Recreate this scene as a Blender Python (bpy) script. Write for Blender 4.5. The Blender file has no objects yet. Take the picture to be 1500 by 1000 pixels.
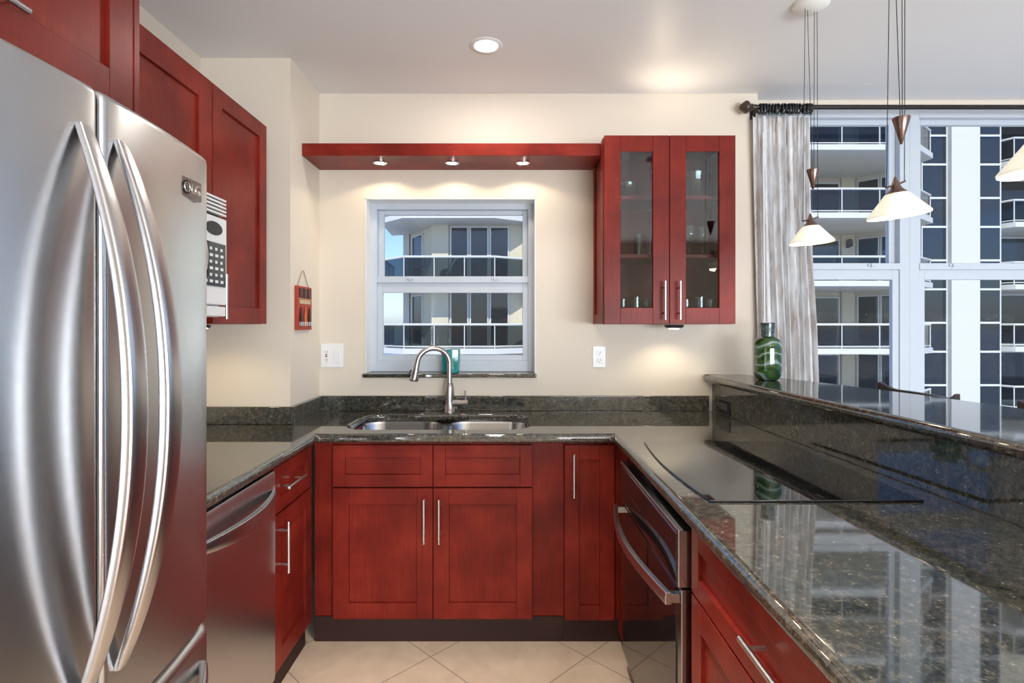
import bpy, bmesh, math, random
from math import sin, cos, pi, radians
from mathutils import Vector, Matrix

random.seed(7)
S = bpy.context.scene
COL = S.collection

# ------------------------------------------------------------------ camera
cam_d = bpy.data.cameras.new('camera')
cam_d.sensor_fit = 'HORIZONTAL'
cam_d.sensor_width = 36.0
cam_d.lens = 19.2
cam_d.shift_x = 5 / 1500
cam_d.shift_y = -25 / 1500
cam_d.clip_start = 0.02
cam_d.clip_end = 500
cam = bpy.data.objects.new('camera', cam_d)
cam.location = (0, 0, 1.385)
cam.rotation_euler = (radians(90), 0, 0)
COL.objects.link(cam)
S.camera = cam

# ------------------------------------------------------------------ view, sky, sun
S.view_settings.view_transform = 'Standard'
S.view_settings.look = 'None'
S.view_settings.gamma = 1.0
S.view_settings.use_curve_mapping = False
S.view_settings.exposure = 0.24

W = bpy.data.worlds.new('sky')
S.world = W
W.use_nodes = True
wn = W.node_tree
wn.nodes.clear()
wo = wn.nodes.new('ShaderNodeOutputWorld')
wb = wn.nodes.new('ShaderNodeBackground')
ws = wn.nodes.new('ShaderNodeTexSky')
ws.sky_type = 'NISHITA'
ws.sun_disc = False
ws.sun_elevation = radians(52)
ws.sun_rotation = radians(200)
ws.air_density = 1.0
ws.dust_density = 0.7
ws.ozone_density = 1.0
wb.inputs[1].default_value = 0.20
wm = wn.nodes.new('ShaderNodeMix')
wm.data_type = 'RGBA'
wm.blend_type = 'MULTIPLY'
wm.inputs[0].default_value = 1.0
wm.inputs[7].default_value = (0.66, 0.76, 1.05, 1)
wn.links.new(ws.outputs[0], wm.inputs[6])
wn.links.new(wm.outputs[2], wb.inputs[0])
wn.links.new(wb.outputs[0], wo.inputs[0])

def light(name, typ, loc, energy, color=(1, 1, 1), target=None, **kw):
    d = bpy.data.lights.new(name, typ)
    d.energy = energy
    d.color = color
    for k_, v_ in kw.items():
        setattr(d, k_, v_)
    o = bpy.data.objects.new(name, d)
    o.location = loc
    if target is not None:
        o.rotation_euler = (Vector(target) - Vector(loc)).to_track_quat('-Z', 'Y').to_euler()
    COL.objects.link(o)
    return o

light('sun', 'SUN', (0, -20, 30), 3.0, (1.0, 0.94, 0.83), target=(6, 10, 4), angle=radians(0.6))

H = 1.385
CEIL = 2.637
WARM = (1.0, 0.83, 0.60)
NEUT = (1.0, 0.93, 0.84)
COOL = (0.82, 0.91, 1.0)
WHT = (0.97, 0.97, 1.0)

# added fill light behind the view, set in the unseen rear window
light('added_rear_fill', 'AREA', (2.5, -3.08, 1.02), 230, (0.91, 0.955, 1.0), target=(2.5, 5, 1.02), shape='RECTANGLE', size=3.6, size_y=1.12)

# ------------------------------------------------------------------ materials
def new_mat(name):
    m = bpy.data.materials.new(name)
    m.use_nodes = True
    nt = m.node_tree
    b = nt.nodes['Principled BSDF']
    return m, nt, b

def setp(b, **kw):
    names = dict(col='Base Color', rough='Roughness', metal='Metallic', spec='Specular IOR Level', ior='IOR',
                 trans='Transmission Weight', coat='Coat Weight', coatr='Coat Roughness', ecol='Emission Color',
                 estr='Emission Strength', aniso='Anisotropic', anisor='Anisotropic Rotation', alpha='Alpha',
                 sheen='Sheen Weight', sss='Subsurface Weight')
    for k_, v_ in kw.items():
        if k_ in ('col', 'ecol') and len(v_) == 3:
            v_ = (*v_, 1)
        b.inputs[names[k_]].default_value = v_

def simple(name, col, rough=0.5, **kw):
    m, nt, b = new_mat(name)
    setp(b, col=col, rough=rough, **kw)
    return m

def tex_coord(nt, scale=(1, 1, 1), rot=(0, 0, 0)):
    tc = nt.nodes.new('ShaderNodeTexCoord')
    mp = nt.nodes.new('ShaderNodeMapping')
    mp.inputs['Scale'].default_value = scale
    mp.inputs['Rotation'].default_value = rot
    nt.links.new(tc.outputs['Object'], mp.inputs[0])
    return mp.outputs[0]

def noise(nt, vec, scale, detail=4, rough=0.5, dist=0.0):
    n = nt.nodes.new('ShaderNodeTexNoise')
    n.inputs['Scale'].default_value = scale
    n.inputs['Detail'].default_value = detail
    n.inputs['Roughness'].default_value = rough
    n.inputs['Distortion'].default_value = dist
    nt.links.new(vec, n.inputs['Vector'])
    return n.outputs[0]

def ramp(nt, fac, stops, interp='LINEAR'):
    r = nt.nodes.new('ShaderNodeValToRGB')
    r.color_ramp.interpolation = interp
    while len(r.color_ramp.elements) < len(stops):
        r.color_ramp.elements.new(0.5)
    for e, (p, c) in zip(r.color_ramp.elements, stops):
        e.position = p
        e.color = (*c, 1) if len(c) == 3 else c
    nt.links.new(fac, r.inputs[0])
    return r.outputs[0]

def mixc(nt, fac, a, b, mode='MIX'):
    n = nt.nodes.new('ShaderNodeMix')
    n.data_type = 'RGBA'
    n.blend_type = mode
    for sock, v_ in ((n.inputs['Factor'], fac), (n.inputs['A'], a), (n.inputs['B'], b)):
        pass
    ins = [i for i in n.inputs if i.name == 'A' and i.type == 'RGBA'][0], [i for i in n.inputs if i.name == 'B' and i.type == 'RGBA'][0]
    f = [i for i in n.inputs if i.name == 'Factor' and i.type == 'VALUE'][0]
    for sock, v_ in ((f, fac), (ins[0], a), (ins[1], b)):
        if isinstance(v_, (int, float)):
            sock.default_value = v_
        elif isinstance(v_, tuple):
            sock.default_value = (*v_, 1) if len(v_) == 3 else v_
        else:
            nt.links.new(v_, sock)
    return [o for o in n.outputs if o.type == 'RGBA'][0]

def bump(nt, b, h, strength=0.1, dist=0.002):
    n = nt.nodes.new('ShaderNodeBump')
    n.inputs['Strength'].default_value = strength
    n.inputs['Distance'].default_value = dist
    nt.links.new(h, n.inputs['Height'])
    nt.links.new(n.outputs[0], b.inputs['Normal'])

def mat_wood(name='cherry_wood', grain=(1, 1, 0.06)):
    m, nt, b = new_mat(name)
    v = tex_coord(nt)
    g = tex_coord(nt, scale=grain)
    blot = noise(nt, v, 4.5, 3, 0.55)
    fine = noise(nt, g, 130, 3, 0.6)
    c1 = ramp(nt, blot, [(0.28, (0.128, 0.0112, 0.0068)), (0.52, (0.212, 0.0190, 0.0115)), (0.75, (0.305, 0.0315, 0.0185))])
    c2 = ramp(nt, fine, [(0.3, (0.82, 0.78, 0.78)), (0.7, (1.06, 1.05, 1.05))])
    c = mixc(nt, 1.0, c1, c2, 'MULTIPLY')
    nt.links.new(c, b.inputs['Base Color'])
    setp(b, rough=0.36, spec=0.20)
    return m

def mat_granite():
    m, nt, b = new_mat('polished_dark_granite')
    v = tex_coord(nt)
    n1 = noise(nt, v, 60, 5, 0.7, 0.4)
    n2 = noise(nt, v, 190, 3, 0.6)
    n3 = noise(nt, v, 6, 2, 0.5)
    vo = nt.nodes.new('ShaderNodeTexVoronoi')
    vo.inputs['Scale'].default_value = 95
    nt.links.new(v, vo.inputs['Vector'])
    base = ramp(nt, n1, [(0.30, (0.019, 0.023, 0.021)), (0.46, (0.050, 0.053, 0.046)), (0.57, (0.090, 0.085, 0.069)), (0.72, (0.16, 0.138, 0.105))])
    dark = ramp(nt, n2, [(0.38, (0.55, 0.55, 0.55)), (0.62, (1.25, 1.22, 1.18))])
    c = mixc(nt, 1.0, base, dark, 'MULTIPLY')
    tone = ramp(nt, n3, [(0.35, (0.88, 0.95, 0.98)), (0.65, (1.1, 1.02, 0.94))])
    c = mixc(nt, 1.0, c, tone, 'MULTIPLY')
    fl = ramp(nt, vo.outputs['Distance'], [(0.10, (1, 1, 1)), (0.24, (0, 0, 0))])
    gate = noise(nt, v, 60, 2, 0.5)
    gr = ramp(nt, gate, [(0.57, (0, 0, 0)), (0.67, (1, 1, 1))])
    fm = mixc(nt, 1.0, fl, gr, 'MULTIPLY')
    c = mixc(nt, fm, c, (0.37, 0.385, 0.345))
    nt.links.new(c, b.inputs['Base Color'])
    setp(b, rough=0.04, ior=2.05, spec=0.5)
    return m

def mat_steel(name='brushed_steel', col=(0.60, 0.61, 0.62), rough=0.27, aniso=0.75, streak=(1.5, 1.5, 420)):
    m, nt, b = new_mat(name)
    v = tex_coord(nt, scale=streak)
    n = noise(nt, v, 1.0, 3, 0.6)
    r = ramp(nt, n, [(0.3, tuple(c * 0.97 for c in col)), (0.7, tuple(c * 1.02 for c in col))])
    nt.links.new(r, b.inputs['Base Color'])
    setp(b, rough=rough, metal=1.0, aniso=aniso, anisor=0.25)
    t = nt.nodes.new('ShaderNodeTangent')
    t.direction_type = 'RADIAL'
    t.axis = 'Z'
    nt.links.new(t.outputs[0], b.inputs['Tangent'])
    return m

def mat_tile():
    m, nt, b = new_mat('beige_floor_tile')
    v = tex_coord(nt, rot=(0, 0, radians(45)))
    br = nt.nodes.new('ShaderNodeTexBrick')
    br.offset = 0.0
    br.squash = 1.0
    br.inputs['Scale'].default_value = 1.0
    br.inputs['Brick Width'].default_value = 0.46
    br.inputs['Row Height'].default_value = 0.46
    br.inputs['Mortar Size'].default_value = 0.0028
    br.inputs['Mortar Smooth'].default_value = 0.1
    br.inputs['Color1'].default_value = (0.73, 0.585, 0.44, 1)
    br.inputs['Color2'].default_value = (0.71, 0.56, 0.415, 1)
    br.inputs['Mortar'].default_value = (0.40, 0.31, 0.235, 1)
    nt.links.new(v, br.inputs['Vector'])
    w = tex_coord(nt)
    n = noise(nt, w, 7, 5, 0.6, 0.8)
    c2 = ramp(nt, n, [(0.3, (0.88, 0.86, 0.84)), (0.7, (1.06, 1.06, 1.06))])
    c = mixc(nt, 1.0, br.outputs['Color'], c2, 'MULTIPLY')
    nt.links.new(c, b.inputs['Base Color'])
    setp(b, rough=0.30)
    return m

def mat_paint(name, col, rough=0.6):
    m, nt, b = new_mat(name)
    v = tex_coord(nt)
    n = noise(nt, v, 240, 3, 0.6)
    setp(b, col=col, rough=rough, spec=0.35)
    bump(nt, b, n, 0.05, 0.001)
    return m

def mat_pane(name, tint=(0.97, 0.985, 0.98), ior=1.45, rough=0.0, extra=0.0):
    """thin sheet of clear glass: see-through with a Fresnel reflection"""
    m = bpy.data.materials.new(name)
    m.use_nodes = True
    nt = m.node_tree
    nt.nodes.clear()
    o = nt.nodes.new('ShaderNodeOutputMaterial')
    t = nt.nodes.new('ShaderNodeBsdfTransparent')
    t.inputs[0].default_value = (*tint, 1)
    g = nt.nodes.new('ShaderNodeBsdfGlossy')
    g.inputs['Roughness'].default_value = rough
    f = nt.nodes.new('ShaderNodeFresnel')
    f.inputs[0].default_value = ior
    mx = nt.nodes.new('ShaderNodeMixShader')
    a = nt.nodes.new('ShaderNodeMath')
    a.operation = 'ADD'
    a.use_clamp = True
    a.inputs[1].default_value = extra
    nt.links.new(f.outputs[0], a.inputs[0])
    # only the first surface of the sheet mirrors
    ge = nt.nodes.new('ShaderNodeNewGeometry')
    k = nt.nodes.new('ShaderNodeMath')
    k.operation = 'SUBTRACT'
    k.inputs[0].default_value = 1.0
    nt.links.new(ge.outputs['Backfacing'], k.inputs[1])
    u = nt.nodes.new('ShaderNodeMath')
    u.operation = 'MULTIPLY'
    nt.links.new(a.outputs[0], u.inputs[0])
    nt.links.new(k.outputs[0], u.inputs[1])
    nt.links.new(u.outputs[0], mx.inputs[0])
    nt.links.new(t.outputs[0], mx.inputs[1])
    nt.links.new(g.outputs[0], mx.inputs[2])
    nt.links.new(mx.outputs[0], o.inputs[0])
    return m

M = {}
M['wood'] = mat_wood()
M['wood_h'] = mat_wood('cherry_wood_cross', (0.06, 1, 1))
M['toe'] = simple('shaded_toe_board', (0.032, 0.008, 0.006), 0.6)  # near-black tone puts the low light at the floor into the colour
M['granite'] = mat_granite()
M['steel'] = mat_steel()
M['steel_dark'] = mat_steel('dark_steel', (0.36, 0.35, 0.36), 0.25)
M['handlesteel'] = simple('handle_steel', (0.58, 0.57, 0.58), 0.27, metal=1.0)
M['nickel'] = simple('satin_nickel', (0.66, 0.65, 0.64), 0.28, metal=1.0)
M['faucet'] = simple('brushed_nickel', (0.50, 0.47, 0.45), 0.30, metal=1.0)
M['sinksteel'] = simple('sink_steel', (0.66, 0.66, 0.66), 0.22, metal=1.0)
M['chrome'] = simple('chrome', (0.8, 0.8, 0.8), 0.10, metal=1.0)
M['bronze'] = simple('brown_bronze', (0.23, 0.16, 0.135), 0.28, metal=1.0)
M['rodmetal'] = simple('dark_rod_metal', (0.035, 0.03, 0.03), 0.35, metal=0.6)
M['ringmetal'] = simple('ring_metal', (0.028, 0.032, 0.034), 0.32, metal=0.5)
M['finial'] = simple('finial_wood', (0.05, 0.03, 0.02), 0.3)
M['tile'] = mat_tile()
M['wall'] = mat_paint('cream_paint', (0.75, 0.68, 0.575), 0.55)
M['ceil'] = mat_paint('ceiling_paint', (0.80, 0.81, 0.82), 0.42)
M['white'] = simple('white_enamel', (0.82, 0.82, 0.80), 0.4)
M['plastic'] = simple('white_plastic', (0.84, 0.85, 0.86), 0.3)
M['frame'] = simple('window_aluminium', (0.54, 0.605, 0.68), 0.4)
M['black'] = simple('black_plastic', (0.012, 0.012, 0.013), 0.35)
M['blackglass'] = simple('black_glass', (0.006, 0.007, 0.008), 0.03, ior=1.65)
M['ovenglass'] = simple('oven_glass', (0.012, 0.010, 0.011), 0.05, ior=1.6)
M['rubber'] = simple('grey_rubber', (0.06, 0.06, 0.065), 0.6)
M['pane'] = mat_pane('window_glass')
M['cabpane'] = mat_pane('cabinet_glass', (0.80, 0.86, 0.86), 1.5, 0.0, 0.02)
M['tumbler'] = mat_pane('drinking_glass', (0.91, 0.94, 0.945), 1.5, 0.04, 0.07)
M['ledlens'] = simple('lamp_lens', (1, 1, 1), 0.4, ecol=(1.0, 0.93, 0.80), estr=9.0)
M['canlens'] = simple('ceiling_lamp_lens', (1, 1, 1), 0.4, ecol=(1.0, 0.97, 0.90), estr=2.2)
M['red'] = simple('red_button', (0.5, 0.03, 0.03), 0.4)
M['string'] = simple('jute_string', (0.38, 0.29, 0.18), 0.8)
M['leather'] = simple('black_leather', (0.015, 0.013, 0.013), 0.4)
M['stoolwood'] = simple('dark_stool_wood', (0.03, 0.018, 0.014), 0.35)

m, nt, b = new_mat('frosted_shade')
setp(b, col=(0.86, 0.86, 0.78), rough=0.25, trans=0.25, ecol=(1.0, 0.95, 0.80), estr=0.20)
M['shade'] = m

m, nt, b = new_mat('teal_glass')
v = tex_coord(nt, scale=(1, 1, 0.3))
n = noise(nt, v, 60, 3)
c = ramp(nt, n, [(0.35, (0.01, 0.30, 0.30)), (0.65, (0.06, 0.52, 0.50))])
nt.links.new(c, b.inputs['Base Color'])
setp(b, rough=0.12, trans=0.35, coat=0.4)
M['teal'] = m

m, nt, b = new_mat('swirled_green_glass')
v = tex_coord(nt, scale=(1, 1, 1.6))
wv = nt.nodes.new('ShaderNodeTexWave')
wv.wave_type = 'BANDS'
wv.bands_direction = 'Z'
wv.inputs['Scale'].default_value = 4.2
wv.inputs['Distortion'].default_value = 16
wv.inputs['Detail'].default_value = 2.5
wv.inputs['Detail Scale'].default_value = 0.9
nt.links.new(v, wv.inputs['Vector'])
c = ramp(nt, wv.outputs['Fac'], [(0.0, (0.012, 0.06, 0.010)), (0.5, (0.045, 0.13, 0.015)), (0.80, (0.03, 0.10, 0.04)), (0.92, (0.20, 0.31, 0.27)), (1.0, (0.32, 0.43, 0.40))])
nt.links.new(c, b.inputs['Base Color'])
setp(b, rough=0.06, trans=0.2, coat=0.5, coatr=0.03)
M['greenglass'] = m

m, nt, b = new_mat('vase_lip')
v = tex_coord(nt, scale=(1, 1, 3))
n = noise(nt, v, 30, 3, 0.6, 1.2)
c = ramp(nt, n, [(0.4, (0.008, 0.016, 0.02)), (0.62, (0.12, 0.17, 0.18))])
nt.links.new(c, b.inputs['Base Color'])
setp(b, rough=0.1)
M['vaselip'] = m

m, nt, b = new_mat('streaked_curtain')
v = tex_coord(nt, scale=(1, 1, 0.16))
v2 = tex_coord(nt, scale=(1, 1, 0.45))
n = noise(nt, v, 42, 3, 0.6)
n2 = noise(nt, v2, 12, 3, 0.6)
c = ramp(nt, n, [(0.30, (0.46, 0.40, 0.365)), (0.43, (0.66, 0.655, 0.66)), (0.60, (0.78, 0.81, 0.84))])
c2 = ramp(nt, n2, [(0.35, (0.82, 0.79, 0.77)), (0.6, (1.0, 1.0, 1.0))])
c = mixc(nt, 1.0, c, c2, 'MULTIPLY')
nt.links.new(c, b.inputs['Base Color'])
setp(b, rough=0.75, sheen=0.2)
M['curtain'] = m

# outside
m, nt, b = new_mat('tower_stucco')
v = tex_coord(nt)
n = noise(nt, v, 0.6, 4, 0.6)
c = ramp(nt, n, [(0.3, (0.66, 0.605, 0.455)), (0.7, (0.72, 0.665, 0.51))])
nt.links.new(c, b.inputs['Base Color'])
setp(b, rough=0.85)
M['stucco'] = m
M['deck'] = simple('bounce_ground', (0.40, 0.44, 0.48), 0.8)
M['towerwhite'] = simple('tower_white_paint', (0.66, 0.65, 0.60), 0.7)
M['towerglass'] = simple('tower_window_glass', (0.012, 0.017, 0.022), 0.05, ior=1.6)
M['towerframe'] = simple('tower_frame', (0.70, 0.71, 0.70), 0.5)
M['railglass'] = mat_pane('railing_glass', (0.28, 0.33, 0.36), 1.5, 0.02, 0.0)

# ------------------------------------------------------------------ mesh helpers
def ident(p):
    return p

class MB:
    """collects shapes into one bmesh; every shape passes through self.f"""
    def __init__(self, f=ident):
        self.bm = bmesh.new()
        self.f = f

    def v(self, *p):
        return self.bm.verts.new(self.f(Vector(p)))

    def box(self, x0, x1, y0, y1, z0, z1):
        vs = [self.v(x, y, z) for x in (x0, x1) for y in (y0, y1) for z in (z0, z1)]
        for q in ((0, 1, 3, 2), (4, 6, 7, 5), (0, 4, 5, 1), (2, 3, 7, 6), (0, 2, 6, 4), (1, 5, 7, 3)):
            self.bm.faces.new([vs[i] for i in q])
        return self

    def prism(self, pts, z0, z1, axis='z'):
        def P(a, c, h):
            return (a, c, h) if axis == 'z' else ((h, a, c) if axis == 'x' else (a, h, c))
        lo = [self.v(*P(a, c, z0)) for a, c in pts]
        hi = [self.v(*P(a, c, z1)) for a, c in pts]
        n = len(pts)
        self.bm.faces.new(lo)
        self.bm.faces.new(hi)
        for i in range(n):
            self.bm.faces.new((lo[i], lo[(i + 1) % n], hi[(i + 1) % n], hi[i]))
        return self

    def tube(self, path, r, n=12, caps=True, flat=None):
        path = [Vector(p) for p in path]
        rs = r if isinstance(r, (list, tuple)) else [r] * len(path)
        rings = []
        up = None
        for i, p in enumerate(path):
            a = path[max(i - 1, 0)]
            c = path[min(i + 1, len(path) - 1)]
            d = (c - a).normalized()
            if up is None:
                up = Vector((0, 0, 1)) if abs(d.z) < 0.9 else Vector((1, 0, 0))
            s = d.cross(up).normalized()
            t = s.cross(d).normalized()
            up = t
            rx, ry = (rs[i], rs[i]) if not isinstance(rs[i], (tuple, list)) else rs[i]
            rings.append([self.v(*(p + s * (cos(2 * pi * k / n) * rx) + t * (sin(2 * pi * k / n) * ry))) for k in range(n)])
        for i in range(len(rings) - 1):
            for k in range(n):
                self.bm.faces.new((rings[i][k], rings[i][(k + 1) % n], rings[i + 1][(k + 1) % n], rings[i + 1][k]))
        if caps:
            self.bm.faces.new(rings[0])
            self.bm.faces.new(rings[-1])
        return self

    def lathe(self, prof, c=(0, 0, 0), n=32, close=False, sq=0.0):
        """prof: list of (radius, z); r=0 makes a pole; sq>0 squares the section"""
        c = Vector(c)
        rings = []
        for r, z in prof:
            if r < 1e-6:
                rings.append([self.v(*(c + Vector((0, 0, z))))])
            else:
                ring = []
                for k in range(n):
                    a = 2 * pi * k / n
                    q = r
                    if sq:
                        q = r * (1 - sq + sq / max(abs(cos(a)), abs(sin(a))))
                    ring.append(self.v(*(c + Vector((q * cos(a), q * sin(a), z)))))
                rings.append(ring)
        m_ = len(rings)
        for i in range(m_ if close else m_ - 1):
            A, B = rings[i], rings[(i + 1) % m_]
            if len(A) == 1 and len(B) == 1:
                continue
            for k in range(n):
                k2 = (k + 1) % n
                if len(A) == 1:
                    self.bm.faces.new((A[0], B[k2], B[k]))
                elif len(B) == 1:
                    self.bm.faces.new((A[k], A[k2], B[0]))
                else:
                    self.bm.faces.new((A[k], A[k2], B[k2], B[k]))
        return self

    def torus(self, c, R, r, axis='x', n=20, k=8):
        pts = []
        c = Vector(c)
        for i in range(n):
            a = 2 * pi * i / n
            ring = []
            for j in range(k):
                b_ = 2 * pi * j / k
                q = R + r * cos(b_)
                p = Vector((q * cos(a), q * sin(a), r * sin(b_)))
                if axis == 'x':
                    p = Vector((p.z, p.x, p.y))
                elif axis == 'y':
                    p = Vector((p.x, p.z, p.y))
                ring.append(self.v(*(c + p)))
            pts.append(ring)
        for i in range(n):
            for j in range(k):
                self.bm.faces.new((pts[i][j], pts[(i + 1) % n][j], pts[(i + 1) % n][(j + 1) % k], pts[i][(j + 1) % k]))
        return self

    def loft(self, rings, caps=(True, True)):
        R = [[self.v(*p) for p in ring] for ring in rings]
        n = len(R[0])
        for i in range(len(R) - 1):
            for k in range(n):
                self.bm.faces.new((R[i][k], R[i][(k + 1) % n], R[i + 1][(k + 1) % n], R[i + 1][k]))
        if caps[0]:
            self.bm.faces.new(R[0])
        if caps[1]:
            self.bm.faces.new(R[-1])
        return self

    def slab(self, outer, holes, z0, z1):
        bm = bmesh.new()
        for loop in [outer] + holes:
            vs = [bm.verts.new((x, y, z0)) for x, y in loop]
            for i in range(len(vs)):
                bm.edges.new((vs[i], vs[(i + 1) % len(vs)]))
        bmesh.ops.triangle_fill(bm, use_beauty=True, use_dissolve=False, edges=bm.edges[:])
        r = bmesh.ops.extrude_face_region(bm, geom=bm.faces[:])
        for e in r['geom']:
            if isinstance(e, bmesh.types.BMVert):
                e.co.z = z1
        base = {}
        for v_ in bm.verts:
            base[v_] = self.v(*v_.co)
        for f in bm.faces:
            try:
                self.bm.faces.new([base[v_] for v_ in f.verts])
            except ValueError:
                pass
        bm.free()
        return self

ORIGIN = {}

def build(mb, name, mat, parent=None, bevel=0.0, seg=2, smooth=35, loc=None):
    """link a collected bmesh as ONE mesh object; vertices were given in world space (or in the parent's, see loc)"""
    bm = mb.bm
    bmesh.ops.recalc_face_normals(bm, faces=bm.faces[:])
    me = bpy.data.meshes.new(name)
    off = Vector(loc) if loc is not None else (ORIGIN.get(parent.as_pointer(), Vector()) if parent is not None else Vector())
    if off.length:
        bmesh.ops.translate(bm, verts=bm.verts[:], vec=-off)
    bm.to_mesh(me)
    bm.free()
    me.materials.append(mat)
    o = bpy.data.objects.new(name, me)
    COL.objects.link(o)
    if smooth:
        me.polygons.foreach_set('use_smooth', [True] * len(me.polygons))
        me.set_sharp_from_angle(angle=radians(smooth))
    if bevel:
        md = o.modifiers.new('edge', 'BEVEL')
        md.width = bevel
        md.segments = seg
        md.limit_method = 'ANGLE'
        md.angle_limit = radians(50)
        md.harden_normals = True
        md.use_clamp_overlap = seg < 4
    if parent is not None:
        o.parent = parent
        ORIGIN[o.as_pointer()] = off
    elif loc is not None:
        o.location = loc
        ORIGIN[o.as_pointer()] = off
    return o

def tag(o, label=None, cat=None, group=None, kind=None):
    if label:
        o['label'] = label
    if cat:
        o['category'] = cat
    if group:
        o['group'] = group
    if kind:
        o['kind'] = kind
    return o

def thing(name, label, cat, loc=(0, 0, 0), group=None, kind=None):
    o = bpy.data.objects.new(name, None)
    o.empty_display_size = 0.1
    o.location = loc
    COL.objects.link(o)
    ORIGIN[o.as_pointer()] = Vector(loc)
    return tag(o, label, cat, group, kind)

def dup(root, loc, label=None, rotz=None):
    r = root.copy()
    COL.objects.link(r)
    r.location = loc
    if rotz is not None:
        r.rotation_euler.z = rotz
    if label:
        r['label'] = label
    for ch in list(root.children):
        c_ = ch.copy()
        COL.objects.link(c_)
        c_.parent = r
        for g in list(ch.children):
            d_ = g.copy()
            COL.objects.link(d_)
            d_.parent = c_
    return r

def structure(mb, name, mat, label=None, **kw):
    return tag(build(mb, name, mat, **kw), label, None, None, 'structure')

def rrect(x0, x1, y0, y1, r, n=8):
    out = []
    for cx, cy, a0 in ((x1 - r, y1 - r, 0), (x0 + r, y1 - r, 90), (x0 + r, y0 + r, 180), (x1 - r, y0 + r, 270)):
        for i in range(n + 1):
            a = radians(a0 + 90 * i / n)
            out.append((cx + r * cos(a), cy + r * sin(a)))
    return out

# faces that doors and drawers are laid out on: (u along, v up, w outwards)
def face_front(Y):                    # looks towards -Y
    return lambda p: Vector((p[0], Y - p[2], p[1]))

def face_right(X):                    # looks towards +X, u runs along Y
    return lambda p: Vector((X + p[2], p[0], p[1]))

def face_left(X):                     # looks towards -X
    return lambda p: Vector((X - p[2], p[0], p[1]))

def shaker(f, u0, u1, v0, v1, t=0.02, fr=0.068, panel=True):
    mb = MB(f)
    g = 0.0015
    u0 += g; u1 -= g; v0 += g; v1 -= g
    mb.box(u0, u0 + fr, v0, v1, 0, t)
    mb.box(u1 - fr, u1, v0, v1, 0, t)
    mb.box(u0 + fr, u1 - fr, v0, v0 + fr, 0, t)
    mb.box(u0 + fr, u1 - fr, v1 - fr, v1, 0, t)
    if panel:
        mb.box(u0 + fr, u1 - fr, v0 + fr, v1 - fr, 0, t - 0.010)
    return mb

def bar_pull(f, u, v, length, along='v', off=0.035, r=0.006):
    mb = MB(f)
    h = length / 2
    e = h * 0.66
    if along == 'v':
        mb.tube([(u, v - h, off), (u, v + h, off)], r, 12)
        for s in (-e, e):
            mb.tube([(u, v + s, 0), (u, v + s, off)], r * 0.8, 10)
    else:
        mb.tube([(u - h, v, off), (u + h, v, off)], r, 12)
        for s in (-e, e):
            mb.tube([(u + s, v, 0), (u + s, v, off)], r * 0.8, 10)
    return mb

def door(f, parent, u0, u1, v0, v1, handle=None, name='door', fr=0.068, t=0.02, mat='wood'):
    d = build(shaker(f, u0, u1, v0, v1, t, fr), name, M[mat], parent, bevel=0.0016)
    if handle:
        hu, hv, L, along = handle
        build(bar_pull(lambda p: f(Vector((p[0], p[1], p[2] + t))), hu, hv, L, along), 'handle', M['nickel'], d)
    return d

# ================================================================== THE SETTING
XL = -1.447           # left wall
XC = -1.026           # side of the boxed-out corner
YC = 2.568            # its front
YB = 2.963            # back wall
YW = 3.05             # window wall of the dining side
XE = 1.352            # where the back wall ends
XR, YR = 4.6, -3.2    # right and rear walls

structure(MB().box(XL - .12, XR + .12, YR - .12, 3.19, -.12, 0), 'floor', M['tile'], 'beige diagonal floor tiles')
structure(MB().box(XL - .12, XR + .12, YR - .12, 3.19, CEIL, CEIL + .15), 'ceiling', M['ceil'], 'smooth white painted ceiling')
structure(MB().box(XL - .12, XL, YR - .12, 3.19, 0, CEIL), 'wall_left', M['wall'], 'cream wall behind the refrigerator run')
structure(MB().box(XL, XC, YC, YB + .1, 0, CEIL), 'wall_corner', M['wall'], 'boxed-out cream wall corner left of the sink')
WX0, WX1, WZ0, WZ1 = -.778, .148, 1.118, 2.070
mb = MB()
mb.box(XL, WX0, YB, 3.19, 0, CEIL)
mb.box(WX1, XE, YB, 3.19, 0, CEIL)
mb.box(WX0, WX1, YB, 3.19, 0, WZ0)
mb.box(WX0, WX1, YB, 3.19, WZ1, CEIL)
structure(mb, 'wall_back', M['wall'], 'cream back wall around the sink window')
DX0, DX1, DX2, DX3 = 1.40, 2.262, 3.20, 4.14
DZ0, DZ1 = 0.72, 2.607
mb = MB()
mb.box(XE, XR, YW, 3.19, 0, DZ0)
mb.box(XE, XR, YW, 3.19, DZ1, CEIL)
mb.box(XE, DX0, YW, 3.19, DZ0, DZ1)
mb.box(DX3, XR, YW, 3.19, DZ0, DZ1)
structure(mb, 'wall_window', M['wall'], 'wall around the tall dining windows')
QY0, QY1, QZ0, QZ1 = -2.9, 2.75, .08, 2.52
mb = MB()
mb.box(XR, XR + .12, YR, QY0, 0, CEIL).box(XR, XR + .12, QY1, 3.19, 0, CEIL)
mb.box(XR, XR + .12, QY0, QY1, 0, QZ0).box(XR, XR + .12, QY0, QY1, QZ1, CEIL)
structure(mb, 'wall_right', M['wall'], 'cream wall of the dining side with added glass doors')
structure(MB().box(-1500, 1500, -1500, 1500, -14.2, -14), 'ground', M['deck'], 'pale ground far below, added to bounce light upward')  # unseen plane added to bounce sunlight up to the ceiling
mb = MB()
RX0, RX1, RZ0, RZ1 = .62, 4.38, .38, 1.66
mb.box(XL, RX0, YR - .12, YR, 0, CEIL).box(RX1, XR, YR - .12, YR, 0, CEIL)
mb.box(RX0, RX1, YR - .12, YR, 0, RZ0).box(RX0, RX1, YR - .12, YR, RZ1, CEIL)
structure(mb, 'wall_rear', M['wall'], 'rear wall with an added wide window')

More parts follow.
